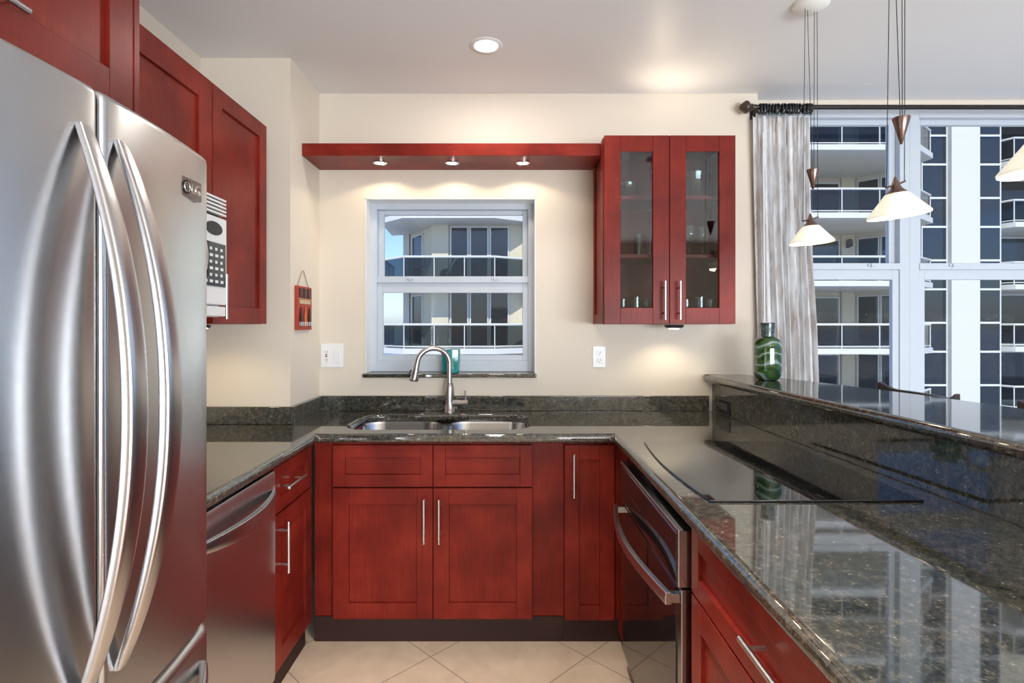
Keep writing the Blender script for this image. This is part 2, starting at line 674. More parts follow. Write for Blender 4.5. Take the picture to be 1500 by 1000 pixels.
def ring_boxes(mb, x0, x1, z0, z1, w, y0, y1, wb=None, wt=None):
    wb = w if wb is None else wb
    wt = w if wt is None else wt
    mb.box(x0, x0 + w, y0, y1, z0, z1)
    mb.box(x1 - w, x1, y0, y1, z0, z1)
    mb.box(x0 + w, x1 - w, y0, y1, z0, z0 + wb)
    mb.box(x0 + w, x1 - w, y0, y1, z1 - wt, z1)
    return mb

def hung_window(name, label, x0, x1, z0, z1, y, zmeet, fw, sw, bot):
    t = thing(name, label, None, ((x0 + x1) / 2, y, z0), kind='structure')
    build(ring_boxes(MB(), x0, x1, z0, z1, fw, y, y + .075, bot, fw), 'frame', M['frame'], t, bevel=.002)
    a0, a1, b0, b1 = x0 + fw, x1 - fw, z0 + bot, z1 - fw
    up = build(ring_boxes(MB(), a0, a1, zmeet - .005, b1, sw, y + .038, y + .068, .045, sw * .8), 'upper_sash', M['frame'], t, bevel=.002)
    build(MB().box(a0 + sw, a1 - sw, y + .050, y + .056, zmeet + .04, b1 - sw * .8), 'pane', M['pane'], up, smooth=0)
    lo = build(ring_boxes(MB(), a0, a1, b0, zmeet + .004, sw, y + .008, y + .036, .03, .056).box(a0, a1, y - .004, y + .036, zmeet + .004, zmeet + .040),
               'lower_sash', M['frame'], t, bevel=.002)
    build(MB().box(a0 + sw, a1 - sw, y + .019, y + .025, b0 + .03, zmeet - .052), 'pane', M['pane'], lo, smooth=0)
    for fx in (.22, .78):
        cx = a0 + (a1 - a0) * fx
        build(MB().box(cx - .02, cx + .02, y - .012, y + .006, zmeet + .022, zmeet + .034).box(cx - .006, cx + .006, y - .018, y - .002, zmeet + .018, zmeet + .036),
              'latch', M['frame'], lo, bevel=.002)
    return t

hung_window('window_1', 'white framed hung window above the sink', WX0 + .002, WX1 - .002, WZ0 + .002, WZ1 - .002, 3.07, 1.615, .036, .030, .062)
hung_window('window_2', 'tall dining window beside the curtain', DX0, DX1, DZ0, DZ1, 3.08, 1.690, .055, .036, .06)
hung_window('window_3', 'tall dining window at the picture edge', DX1, DX2, DZ0, DZ1, 3.08, 1.690, .055, .036, .06)
hung_window('window_4', 'tall dining window beyond the picture', DX2, DX3, DZ0, DZ1, 3.08, 1.690, .055, .036, .06)
t = thing('window_5', 'added wide rear window out of view', None, ((RX0 + RX1) / 2, YR - .1, RZ0), kind='structure')  # window added behind the view, its opening shaped around the fill light
mb = ring_boxes(MB(), RX0, RX1, RZ0, RZ1, .06, YR - .10, YR - .03)
for q in range(1, 4):
    xm = RX0 + (RX1 - RX0) * q / 4
    mb.box(xm - .03, xm + .03, YR - .10, YR - .03, RZ0 + .06, RZ1 - .06)
build(mb, 'frame', M['frame'], t, bevel=.003)
build(MB().box(RX0 + .05, RX1 - .05, YR - .068, YR - .062, RZ0 + .05, RZ1 - .05), 'pane', M['pane'], t, smooth=0)
t = thing('window_6', 'added wide glass doors letting skylight into the dining side', None, (XR + .06, 0, QZ0), kind='structure')  # glazing added in the unseen right wall to let skylight in
mb = MB()
for q in range(5):
    ym = QY0 + .03 + (QY1 - QY0 - .06) * q / 4
    mb.box(XR + .02, XR + .09, ym - .03, ym + .03, QZ0, QZ1)
mb.box(XR + .02, XR + .09, QY0, QY1, QZ0, QZ0 + .06).box(XR + .02, XR + .09, QY0, QY1, QZ1 - .06, QZ1)
build(mb, 'frame', M['frame'], t)
build(MB().box(XR + .052, XR + .058, QY0 + .05, QY1 - .05, QZ0 + .05, QZ1 - .05), 'pane', M['pane'], t, smooth=0)
structure(MB().box(WX0 - .012, WX1 + .003, 2.942, 3.068, 1.097, 1.1185), 'window_sill', M['granite'], 'narrow dark stone sill below the sink window', bevel=.006, seg=3)
# reveal lining
mb = MB()
mb.box(WX0 - .0, WX0 + .006, YB - .003, 3.07, WZ0 + .002, WZ1).box(WX1 - .006, WX1, YB - .003, 3.07, WZ0 + .002, WZ1).box(WX0, WX1, YB - .003, 3.07, WZ1 - .006, WZ1)
structure(mb, 'trim_1', M['white'], 'thin white lining of the sink window opening')

# ------------------------------------------------------------------ bar wall
def xw(y):
    return 1.19 - .0462 * (y - 1.1)
BZ = 1.075
structure(MB().prism([(xw(.25) + .022, .25), (xw(YB) + .022, YB), (xw(YB) + .15, YB), (xw(.25) + .15, .25)], 0, BZ), 'wall_bar', M['wall'],
          'low cream wall carrying the raised granite bar')

# ================================================================== WORKTOP
CT0, CT1 = .878, .918
outer = [(XL, 1.335), (-.815, 1.335), (-.815, 2.325), (.445, 2.325), (.445, .28), (xw(.28), .28), (xw(YB), YB), (XC, YB), (XC, YC), (XL, YC)]
hole = rrect(-.735, .088, 2.435, 2.845, .115, 8)
ct = thing('countertop', 'polished dark granite worktop in a U shape around the sink and cooktop', 'countertop', (0, 2.6, CT0))
build(MB().slab(outer, [hole], CT0, CT1), 'slab', M['granite'], ct, bevel=.0185, seg=5, smooth=30)
BS = CT1 + .082
e = .0005
mb = MB().box(XC + .02, xw(YB) - .022, YB - .02, YB - e, CT1 + e, BS)
build(mb, 'backsplash', M['granite'], ct, bevel=.003)
build(MB().box(XC + e, XC + .02, YC - .0, YB - e, CT1 + e, BS), 'backsplash', M['granite'], ct, bevel=.003)
build(MB().box(XL + e, XC + .02, YC - .02, YC - e, CT1 + e, BS), 'backsplash', M['granite'], ct, bevel=.003)
build(MB().prism([(xw(.28) - .0, .28), (xw(YB - e), YB - e), (xw(YB - e) + .021, YB - e), (xw(.28) + .021, .28)], CT1 + e, BZ - e), 'bar_backsplash', M['granite'], ct, bevel=.001)

# raised bar top
def catmull(pts, n=8):
    out = []
    for i in range(len(pts) - 1):
        p0, p1, p2, p3 = pts[max(i - 1, 0)], pts[i], pts[i + 1], pts[min(i + 2, len(pts) - 1)]
        for k in range(n):
            t_ = k / n
            out.append(tuple(.5 * (2 * p1[j] + (p2[j] - p0[j]) * t_ + (2 * p0[j] - 5 * p1[j] + 4 * p2[j] - p3[j]) * t_ ** 2
                                   + (-p0[j] + 3 * p1[j] - 3 * p2[j] + p3[j]) * t_ ** 3) for j in range(2)))
    out.append(pts[-1])
    return out
edge_r = catmull([(1.275, 2.955), (1.325, 2.885), (1.39, 2.78), (1.47, 2.54), (1.565, 2.23), (1.62, 1.99), (1.664, 1.755), (1.70, 1.3), (1.715, .85), (1.715, .26)], 5)
front = [(1.235, .26), (1.162, 1.25), (1.105, 2.10), (1.055, 2.80), (1.046, 2.88)]
far = [(1.049, 2.93), (1.062, 2.955)]
bt = build(MB().slab(front + far + edge_r, [], BZ + .0005, 1.115), 'bar_counter', M['granite'], loc=(1.35, 1.6, BZ), bevel=.0185, seg=5, smooth=30)
tag(bt, 'raised polished granite bar top with a bowed dining edge, under the pendant lamps', 'bar top')

# ================================================================== BASE CABINETS
TK, DT, DM = .114, .866, .690        # toe kick top, door top, drawer split
def base_box(f, parent, u0, u1, depth, mat='wood', toe=True):
    mb = MB(f)
    mb.box(u0, u1, TK - .004, CT0 - .001, -depth, 0)
    build(mb, 'carcass', M[mat], parent, bevel=.001)
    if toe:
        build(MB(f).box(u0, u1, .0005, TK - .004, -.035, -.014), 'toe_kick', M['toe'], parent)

F = face_front(2.373)
XS0, XSM, XS1 = -.759, -.326, .103
def open_box(f, parent, u0, u1, depth):
    """carcass without a top, for the sink"""
    mb = MB(f)
    mb.box(u0, u1, TK - .004, TK + .014, -depth, 0)
    mb.box(u0, u0 + .018, TK + .014, CT0 - .001, -depth, 0)
    mb.box(u1 - .018, u1, TK + .014, CT0 - .001, -depth, 0)
    mb.box(u0 + .018, u1 - .018, TK + .014, CT0 - .001, -.018, 0)
    build(mb, 'carcass', M['wood'], parent)
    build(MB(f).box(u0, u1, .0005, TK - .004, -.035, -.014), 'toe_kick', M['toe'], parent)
sb = thing('sink_cabinet', 'cherry base cabinet under the sink with two doors and two dummy drawer fronts', 'cabinet', ((XS0 + XS1) / 2, 2.66, 0))
open_box(F, sb, XS0, XS1, .55)
build(shaker(F, XS0, XSM, .684, DT, fr=.052), 'drawer_front', M['wood_h'], sb, bevel=.0016)
build(shaker(F, XSM, XS1, .684, DT, fr=.052), 'drawer_front', M['wood_h'], sb, bevel=.0016)
door(F, sb, XS0, XSM, TK, .680, (XSM - .034, .547, .19, 'v'))
door(F, sb, XSM, XS1, TK, .680, (XSM + .030, .547, .19, 'v'))
build(MB(F).box(XS1, .241, TK, CT0 - .001, -.030, -.012), 'filler', M['wood'], sb)
build(MB(F).box(-.846, XS0, TK, CT0 - .001, -.030, -.012), 'filler', M['wood'], sb)
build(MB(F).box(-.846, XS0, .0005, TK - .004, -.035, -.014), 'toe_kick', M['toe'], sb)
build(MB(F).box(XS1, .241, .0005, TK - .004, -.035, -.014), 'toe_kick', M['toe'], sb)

nc = thing('corner_cabinet', 'narrow cherry base cabinet with one tall door beside the oven', 'cabinet', (.35, 2.66, 0))
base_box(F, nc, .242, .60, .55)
door(F, nc, .241, .458, TK - .006, DT, (.279, .740, .185, 'v'), fr=.062)
build(MB().box(.475, .495, 2.19, 2.366, .06, DT), 'side_panel', M['wood'], nc)
build(MB().box(.53, .545, 2.19, 2.42, .0005, .06), 'toe_kick', M['wood'], nc)

# left run
FR = face_right(-.865)
lc = thing('drawer_cabinet', 'cherry base cabinet with one drawer over a door, between dishwasher and sink corner', 'cabinet', (-1.15, 2.16, 0))
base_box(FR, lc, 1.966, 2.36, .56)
d = build(shaker(FR, 1.970, 2.345, DM + .002, DT, fr=.05), 'drawer', M['wood_h'], lc, bevel=.0016)
build(bar_pull(lambda p: FR(Vector((p[0], p[1], p[2] + .02))), 2.10, .783, .17, 'u'), 'handle', M['nickel'], d)
door(FR, lc, 1.970, 2.345, TK, DM - .002, (2.012, .565, .19, 'v'))

# right run, this side of the oven
FL = face_left(.495)
rc = thing('drawer_cabinet', 'cherry drawer cabinet on the near side of the oven, under the granite', 'cabinet', (.8, .95, 0))
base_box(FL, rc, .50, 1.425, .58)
for z0, z1, frw in ((DM + .002, DT, .05), (.405, DM - .002, .068), (TK, .401, .068)):
    d = build(shaker(FL, .505, 1.420, z0, z1, fr=frw), 'drawer', M['wood_h'], rc, bevel=.0016)
    build(bar_pull(lambda p: FL(Vector((p[0], p[1], p[2] + .02))), .945, (z0 + z1) / 2 + .008, .19, 'u'), 'handle', M['nickel'], d)

# ================================================================== DISHWASHER
dw = thing('dishwasher', 'stainless dishwasher with a curved bar handle between refrigerator and drawer cabinet', 'dishwasher', (-1.1, 1.66, 0))
build(MB().box(-1.42, -.875, 1.366, 1.958, .10, .868), 'body', M['rubber'], dw)
build(MB().box(-.93, -.915, 1.37, 1.955, .0005, .098), 'toe_kick', M['black'], dw)
prof = [(-.872, .112), (-.838, .112), (-.835, .13), (-.835, .70), (-.835, .848), (-.839, .862), (-.872, .862)]
dd = build(MB().prism([(1.368 , 0)] and [(x, z) for x, z in prof], 1.368, 1.956, axis='y'), 'door', M['steel'], dw, bevel=.002)
mb = MB()
rings = []
N = 24
for i in range(N + 1):
    s = i / N
    y = 1.40 + .535 * s
    bow = sin(pi * s) ** .8
    x = -.832 + .052 * bow
    z = .792 - .010 * bow
    hh = .010 + .014 * bow
    tt = .006 + .004 * bow
    rings.append([(x + tt, y, z - hh), (x + tt * 1.5, y, z), (x + tt, y, z + hh), (x - tt, y, z + hh), (x - tt * .7, y, z), (x - tt, y, z - hh)])
mb.loft(rings)
build(mb, 'handle', M['handlesteel'], dd, bevel=.002)

# ================================================================== REFRIGERATOR
YS, HWD = .895, .395
def fx(y):
    t_ = (y - YS) / HWD
    return -.668 - .034 * t_ * t_
fr = thing('refrigerator', 'stainless french door refrigerator with two bowed bar handles and a bottom freezer drawer', 'refrigerator', (-1.05, YS, 0))
build(MB().box(-1.41, -.775, YS - HWD + .004, YS + HWD - .01, .03, 1.752), 'cabinet_body', M['rubber'], fr, bevel=.004)
build(MB().box(-.80, -.76, YS - HWD + .02, YS + HWD - .02, .0005, .06), 'toe_grille', M['black'], fr)
def door_plan(y0, y1, rl, rr, n=16):
    """plan outline of a bowed door with rounded front corners"""
    pts = []
    for i in range(n + 1):
        y = y0 + (y1 - y0) * i / n
        x = fx(y)
        dl, dr = y - y0, y1 - y
        if dl < rl:
            x -= rl - math.sqrt(max(rl * rl - (rl - dl) ** 2, 0))
        if dr < rr:
            x -= rr - math.sqrt(max(rr * rr - (rr - dr) ** 2, 0))
        pts.append((x, y))
    return pts
def plan_samples(y0, y1, rl, rr):
    ys = []
    for rad_, base, sgn in ((rl, y0, 1),):
        for k in range(7):
            ys.append(base + rad_ * (1 - cos(pi / 2 * k / 6)))
    for k in range(1, 12):
        ys.append(y0 + rl + (y1 - y0 - rl - rr) * k / 12)
    for k in range(7):
        ys.append(y1 - rr * (1 - sin(pi / 2 * k / 6)) if False else y1 - rr + rr * sin(pi / 2 * k / 6))
    pts = []
    for y in ys:
        x = fx(y)
        if y - y0 < rl:
            x -= rl - math.sqrt(max(rl * rl - (rl - (y - y0)) ** 2, 0))
        if y1 - y < rr:
            x -= rr - math.sqrt(max(rr * rr - (rr - (y1 - y)) ** 2, 0))
        pts.append((x, y))
    return pts
def fridge_door(name, y0, y1, z0, z1, rl, rr, rt):
    pl = plan_samples(y0, y1, rl, rr)
    rings = []
    zs = [(z0, .008), (z0 + .006, .0)] + [(z1 - rt + rt * sin(a * pi / 2 / 5), rt - rt * cos(a * pi / 2 / 5)) for a in range(6)]
    for z, ins in zs:
        rings.append([(-.77, y0 + .001, z)] + [(x - ins, y, z) for x, y in pl] + [(-.77, y1 - .001, z)])
    mb = MB().loft(rings)
    return build(mb, name, M['steel'], fr, smooth=40)
ld = fridge_door('door', YS - HWD, YS - .004, .705, 1.772, .03, .012, .016)
rd = fridge_door('door', YS + .004, YS + HWD, .705, 1.772, .012, .035, .016)
fd = fridge_door('freezer_drawer', YS - HWD, YS + HWD, .07, .692, .03, .035, .022)
build(MB().box(-.775, -.70, YS - .0035, YS + .0035, .72, 1.755), 'gasket', M['rubber'], fr)

def bow_section(b_):
    return .012 + .0085 * b_ ** .6, .0065 + .0045 * b_
def bow_handle(yc, sgn):
    mb = MB()
    rings = []
    n_ = 40
    for i in range(n_ + 1):
        s = i / n_
        z = .800 + (1.697 - .800) * s
        b_ = 1 - abs(2 * s - 1) ** 2.1
        x = fx(yc) + .004 + .084 * b_
        y = yc + sgn * .004 * b_
        wy, tx = bow_section(b_)
        ring = []
        for k in range(16):
            a = 2 * pi * (k + .5) / 16
            ca, sa = cos(a), sin(a)
            ring.append((x + tx * math.copysign(abs(sa) ** .45, sa), y + wy * math.copysign(abs(ca) ** .45, ca), z))
        rings.append(ring)
    mb.loft(rings)
    return mb
build(bow_handle(.852, -1), 'handle', M['handlesteel'], ld, smooth=50)
build(bow_handle(.934, 1), 'handle', M['handlesteel'], rd, smooth=50)
mb = MB()
rings = []
for i in range(31):
    s = i / 30
    y = .56 + .67 * s
    b_ = 1 - abs(2 * s - 1) ** 2.3
    x = fx(y) + .004 + .070 * b_
    z = .615
    wz = .014 + .006 * b_
    rings.append([(x + .011 * math.copysign(abs(sin(a)) ** .6, sin(a)), y, z + wz * math.copysign(abs(cos(a)) ** .6, cos(a))) for a in [2 * pi * k / 12 for k in range(12)]])
mb.loft(rings)
build(mb, 'handle', M['handlesteel'], fd, smooth=50)
build(MB().box(-.84, -.745, 1.19, 1.275, 1.7525, 1.792), 'hinge_cover', M['rubber'], fr, bevel=.008, seg=3)
build(MB().box(-.84, -.745, .515, .60, 1.7525, 1.792), 'hinge_cover', M['rubber'], fr, bevel=.008, seg=3)

def text_obj(body, size, ext, name, mat, parent, mtx):
    cu = bpy.data.curves.new(name, 'FONT')
    cu.body = body
    cu.size = size
    cu.extrude = ext
    cu.align_x = 'CENTER'
    cu.align_y = 'CENTER'
    tmp = bpy.data.objects.new('tmp', cu)
    COL.objects.link(tmp)
    dg = bpy.context.evaluated_depsgraph_get()
    dg.update()
    me = bpy.data.meshes.new_from_object(tmp.evaluated_get(dg))
    bpy.data.objects.remove(tmp)
    me.transform(mtx)
    me.transform(Matrix.Translation(-ORIGIN.get(parent.as_pointer(), Vector())))
    me.materials.clear()
    me.materials.append(mat)
    me.name = name
    o = bpy.data.objects.new(name, me)
    COL.objects.link(o)
    o.parent = parent
    ORIGIN[o.as_pointer()] = ORIGIN.get(parent.as_pointer(), Vector())
    return o
# badge at the upper outer corner of the right door
by0, by1, bz0, bz1 = 1.135, 1.212, 1.655, 1.697
bx = fx((by0 + by1) / 2)
bd = build(MB().box(bx - .01, bx + .004, by0, by1, bz0, bz1), 'badge', M['steel_dark'], rd, bevel=.001)
mb = MB(lambda p: Vector((bx + .004 + p[2], 1.155 + p[0], 1.676 + p[1])))
mb.lathe([(0, 0), (.0145, 0), (.0145, .0016), (0, .0016)], n=28)
build(mb, 'emblem', M['black'], bd)
mb = MB(lambda p: Vector((bx + .0058 + p[2], 1.155 + p[0], 1.676 + p[1])))
mb.torus((0, 0, 0), .0098, .0011, axis='z', n=28, k=6)
mb.box(-.0012, .0012, -.006, .006, -.0004, .0010).box(-.0012, .0055, -.007, -.005, -.0004, .0010)
mb.lathe([(0, 0), (.0016, 0), (.0016, .001), (0, .001)], c=(-.005, .004, 0), n=10)
build(mb, 'emblem_face', M['chrome'], bd)
basis = Matrix(((0, 0, 1, bx + .0044), (1, 0, 0, 1.190), (0, 1, 0, 1.676), (0, 0, 0, 1)))
text_obj('LG', .030, .0008, 'badge_letters', M['chrome'], bd, basis)

# ================================================================== LEFT WALL CABINETS
UZ0, UZ1 = 1.386, 2.285
oc = thing('wall_cabinet', 'deep cherry cabinet directly above the refrigerator', 'cabinet', (-1.15, .9, 1.90))
FO = face_right(-.892)
build(MB().box(XL + .002, -.894, .40, 1.272, 1.865, 2.34), 'carcass', M['wood'], oc, bevel=.001)
door(FO, oc, .40, 1.270, 1.868, 2.338, (.858, 1.931, .19, 'u'), fr=.075)
build(MB().box(XL + .002, -.872, 1.2725, 1.291, 1.797, 2.345), 'end_panel', M['wood'], oc, bevel=.001)

FU = face_right(-1.12)
mc = thing('wall_cabinet', 'cherry wall cabinet over the microwave', 'cabinet', (-1.28, 1.66, 1.85))
build(MB().box(XL + .002, -1.122, 1.293, 2.028, 1.853, UZ1), 'carcass', M['wood'], mc, bevel=.001)
door(FU, mc, 1.293, 2.028, 1.855, UZ1, None, fr=.085)

tc_ = thing('wall_cabinet', 'tall cherry wall cabinet beside the boxed-out corner', 'cabinet', (-1.28, 2.26, UZ0))
build(MB().box(XL + .002, -1.122, 2.0295, 2.484, UZ0, UZ1), 'carcass', M['wood'], tc_, bevel=.001)
door(FU, tc_, 2.031, 2.484, UZ0, UZ1, (2.062, 1.490, .17, 'v'), fr=.068)

# ------------------------------------------------------------------ microwave
mw = thing('microwave', 'white and black microwave oven hung under the wall cabinet, past the refrigerator edge', 'microwave', (-1.25, 1.66, 1.41))
build(MB().box(XL + .002, -1.075, 1.297, 2.024, 1.412, 1.8515), 'body', M['plastic'], mw, bevel=.003)
mb = MB()
for k in range(5):
    z = 1.785 + .0135 * k
    mb.prism([(-1.075, z), (-1.044, z - .004), (-1.044, z + .003), (-1.075, z + .008)], 1.30, 2.02, axis='y')
build(mb, 'vent_grille', M['plastic'], mw)
build(MB().box(-1.076, -1.070, 1.30, 2.02, 1.775, 1.849), 'vent_recess', M['black'], mw)
build(MB().box(-1.075, -1.042, 1.300, 1.832, 1.455, 1.770), 'door', M['plastic'], mw, bevel=.006, seg=3)
pn = build(MB().box(-1.075, -1.042, 1.836, 2.020, 1.455, 1.770), 'control_panel', M['plastic'], mw, bevel=.005, seg=3)
build(MB().box(-1.0415, -1.039, 1.855, 2.006, 1.520, 1.675), 'keypad', M['blackglass'], pn)
mb = MB()
for r_ in range(6):
    for c__ in range(4):
        mb.box(-1.0392, -1.0384, 1.864 + .035 * c__, 1.884 + .035 * c__ - .006 * (r_ % 2), 1.532 + .023 * r_, 1.542 + .023 * r_)
build(mb, 'panel_lettering', M['plastic'], pn, smooth=0)
mb = MB(lambda p: Vector((-1.0415 + p[2], 1.93 + p[0], 1.725 + p[1])))
mb.prism([(.055 * cos(2 * pi * k / 28), .024 * sin(2 * pi * k / 28)) for k in range(28)], 0, .002)
build(mb, 'display', M['black'], pn)
build(MB().box(-1.075, -1.046, 1.300, 2.020, 1.414, 1.450), 'lower_trim', M['plastic'], mw, bevel=.004)
mb = MB()
rings = []
for i in range(21):
    s = i / 20
    z = 1.475 + .275 * s
    b_ = sin(pi * s)
    x = -1.042 + .040 * b_
    rings.append([(x + .008 * cos(a), 1.805 + .013 * sin(a), z) for a in [2 * pi * k / 10 for k in range(10)]])
mb.loft(rings)
build(mb, 'handle', M['steel'], mw, smooth=60)

# ================================================================== LIGHT SHELF
SZ0, SZ1 = 2.222, 2.284
sh = thing('wall_shelf', 'cherry box shelf with three puck lights spanning above the sink window', 'shelf', (-.28, 2.83, SZ0))
build(MB().box(XC + .001, .458, 2.71, YB - .001, SZ0, SZ1), 'board', M['wood_h'], sh, bevel=.002)
PUCKS = [(-.66, 2.807), (-.29, 2.807), (.074, 2.807)]
def puck(parent, x, y, z, mat='chrome', lens='ledlens', r=.036, h=.012):
    p = build(MB().lathe([(r * .72, -.001), (r * .72, -h * .7), (r * .86, -h), (r, -h * .75), (r, 0)], (x, y, z), 32, close=True), 'puck_light', M[mat], parent, smooth=50)
    build(MB().lathe([(0, -h * .35), (r * .70, -h * .35), (r * .70, -h * .1), (0, -h * .1)], (x, y, z), 24), 'lens', M[lens], p)
    return p
for x, y in PUCKS:
    puck(sh, x, y, SZ0 - .0005)
    light('puck_lamp', 'SPOT', (x, y, SZ0 - .018), 2.0, WARM, target=(x, y + .03, 0), spot_size=radians(146), spot_blend=.22, shadow_soft_size=.02)

# ================================================================== GLASS DISPLAY CABINET
GX0, GXM, GX1 = .466, .776, 1.090
GY0, GZ0, GZ1 = 2.655, 1.386, 2.292
gc = thing('display_cabinet', 'cherry wall cabinet with two glass doors right of the sink window', 'cabinet', (.776, 2.8, GZ0))
mb = MB()
th = .018
mb.box(GX0, GX0 + th, GY0, YB - .001, GZ0, GZ1).box(GX1 - th, GX1, GY0, YB - .001, GZ0, GZ1)
mb.box(GX0 + th, GX1 - th, GY0, YB - .001, GZ0, GZ0 + th).box(GX0 + th, GX1 - th, GY0, YB - .001, GZ1 - th, GZ1)
mb.box(GX0 + th, GX1 - th, YB - .010, YB - .001, GZ0 + th, GZ1 - th)
build(mb, 'carcass', M['wood'], gc, bevel=.0012)
mb = MB(face_left(GX0))
a0, a1, w_ = GY0 + .002, YB - .003, .05
mb.box(a0, a0 + w_, GZ0, GZ1, 0, .008).box(a1 - w_, a1, GZ0, SZ0 - .002, 0, .008)
mb.box(a0 + w_, a1 - w_, GZ0, GZ0 + w_, 0, .008)
build(mb, 'end_trim', M['wood'], gc, bevel=.001)
GSH = [1.712, 2.000]
for z in GSH:
    build(MB().box(GX0 + th, GX1 - th, GY0 + .03, YB - .011, z, z + .017), 'shelf', M['wood_h'], gc, bevel=.001)
FG = face_front(GY0 - .001)
for u0, u1, hu in ((GX0 - .006, GXM, GXM - .030), (GXM, GX1 + .006, GXM + .042)):
    d = build(shaker(FG, u0, u1, GZ0, GZ1 + .006, .021, .078, panel=False), 'door', M['wood'], gc, bevel=.0016)
    build(MB(FG).box(u0 + .078, u1 - .078, GZ0 + .078, GZ1 - .072, .006, .010), 'glass_pane', M['cabpane'], d, smooth=0)
    build(bar_pull(lambda p: FG(Vector((p[0], p[1], p[2] + .021))), hu, 1.500, .185, 'v'), 'handle', M['nickel'], d)

up = thing('puck_light', 'black disc puck light under the glass door cabinet', 'lamp', (.845, 2.79, GZ0))
build(MB().lathe([(0, -.022), (.030, -.022), (.046, -.016), (.050, -.002), (0, -.002)], (.845, 2.79, GZ0), 36), 'housing', M['black'], up, smooth=50)
build(MB().lathe([(0, -.0245), (.026, -.0245), (.026, -.0221), (0, -.0221)], (.845, 2.79, GZ0), 24), 'lens', M['ledlens'], up)
light('under_cabinet_lamp', 'SPOT', (.845, 2.79, GZ0 - .03), 3.2, WARM, target=(.845, 2.83, 0), spot_size=radians(140), spot_blend=.6, shadow_soft_size=.025)
# lamp strip hidden behind the cornice on top of the display cabinet, washing the wall and ceiling
ul = thing('puck_light', 'small lamp lying on top of the glass door cabinet, washing the wall', 'lamp', (.80, 2.84, GZ1))
build(MB().lathe([(0, .0005), (.03, .0005), (.034, .010), (.026, .016), (0, .016)], (.80, 2.84, GZ1), 28), 'housing', M['black'], ul, smooth=50)
build(MB().lathe([(0, .0165), (.022, .0165), (.022, .018), (0, .018)], (.80, 2.84, GZ1), 24), 'lens', M['ledlens'], ul)
light('cabinet_top_lamp', 'SPOT', (.80, 2.84, GZ1 + .03), 3.4, WARM, target=(.90, 2.62, 2.637), spot_size=radians(140), spot_blend=.9, shadow_soft_size=.03)
# under the tall left cabinet
ul = thing('puck_light', 'small puck light under the tall left wall cabinet', 'lamp', (-1.28, 2.28, UZ0))
build(MB().lathe([(0, -.016), (.03, -.016), (.035, -.002), (0, -.002)], (-1.28, 2.28, UZ0), 28), 'housing', M['black'], ul, smooth=50)
build(MB().lathe([(0, -.018), (.022, -.018), (.022, -.0161), (0, -.0161)], (-1.28, 2.28, UZ0), 24), 'lens', M['ledlens'], ul)
light('under_cabinet_lamp', 'SPOT', (-1.28, 2.28, UZ0 - .025), 3.0, (1.0, .76, .45), target=(-1.28, 2.36, 0), spot_size=radians(150), spot_blend=.7, shadow_soft_size=.03)

# ------------------------------------------------------------------ glassware
def glass_prof(r0, r1, h, t=.002):
    return [(0, 0), (r0, 0), (r1, h), (r1 - t, h), (r0 - t, .004), (0, .004)]
def vessel(name, label, prof, loc, group, n=24):
    o = build(MB().lathe(prof, loc, n), name, M['tumbler'], loc=loc, smooth=40)
    return tag(o, label, 'glass', group)
zb = GZ0 + th + .0005
row = ['at the left end of', 'second from the left in', 'third from the left in', 'fourth from the left in']
for nm, xs in (('left', (.515, .575, .637, .70)), ('right', (.835, .895, .957, 1.02))):
    for i, x in enumerate(xs):
        yy = 2.73 if i % 2 == 0 else 2.76
        vessel('tumbler', 'short clear tumbler %s the bottom row behind the %s glass door' % (row[i], nm), glass_prof(.022, .028, .118 - .010 * (i % 2)), (x, yy, zb), 'tumblers on the bottom cabinet shelf')
zm = GSH[0] + .0175
for i, x in enumerate((.655, .715)):
    vessel('tumbler', 'tall clear tumbler on the middle cabinet shelf, %s' % ('nearer the cabinet end' if i == 0 else 'nearer the door handles'), glass_prof(.024, .029, .11), (x, 2.74 + .02 * i, zm), 'tall tumblers on the middle shelf')
gob = [(0, 0), (.028, 0), (.026, .004), (.005, .008), (.004, .055), (.012, .066), (.030, .085), (.034, .115), (.030, .150), (.028, .150), (.031, .115), (.027, .088), (0, .070)]
for i, x in enumerate((.91, .985)):
    vessel('goblet', 'stemmed clear goblet on the middle cabinet shelf, %s' % ('nearer the cabinet middle' if i == 0 else 'nearer the curtain side'), gob, (x, 2.75 + .03 * i, zm), 'goblets on the middle shelf')
zt = GSH[1] + .0175
vessel('bowl', 'small clear footed bowl on the top cabinet shelf behind the left glass door', [(0, 0), (.025, 0), (.025, .004), (.008, .012), (.03, .022), (.05, .050), (.054, .078), (.052, .078), (.047, .050), (.028, .026), (0, .018)], (.60, 2.76, zt), 'bowls on the top shelf')
vessel('bowl', 'large clear bowl on the top cabinet shelf behind the right glass door', [(0, 0), (.04, 0), (.042, .004), (.07, .05), (.085, .13), (.083, .13), (.067, .052), (.04, .008), (0, .008)], (.945, 2.79, zt), 'bowls on the top shelf')

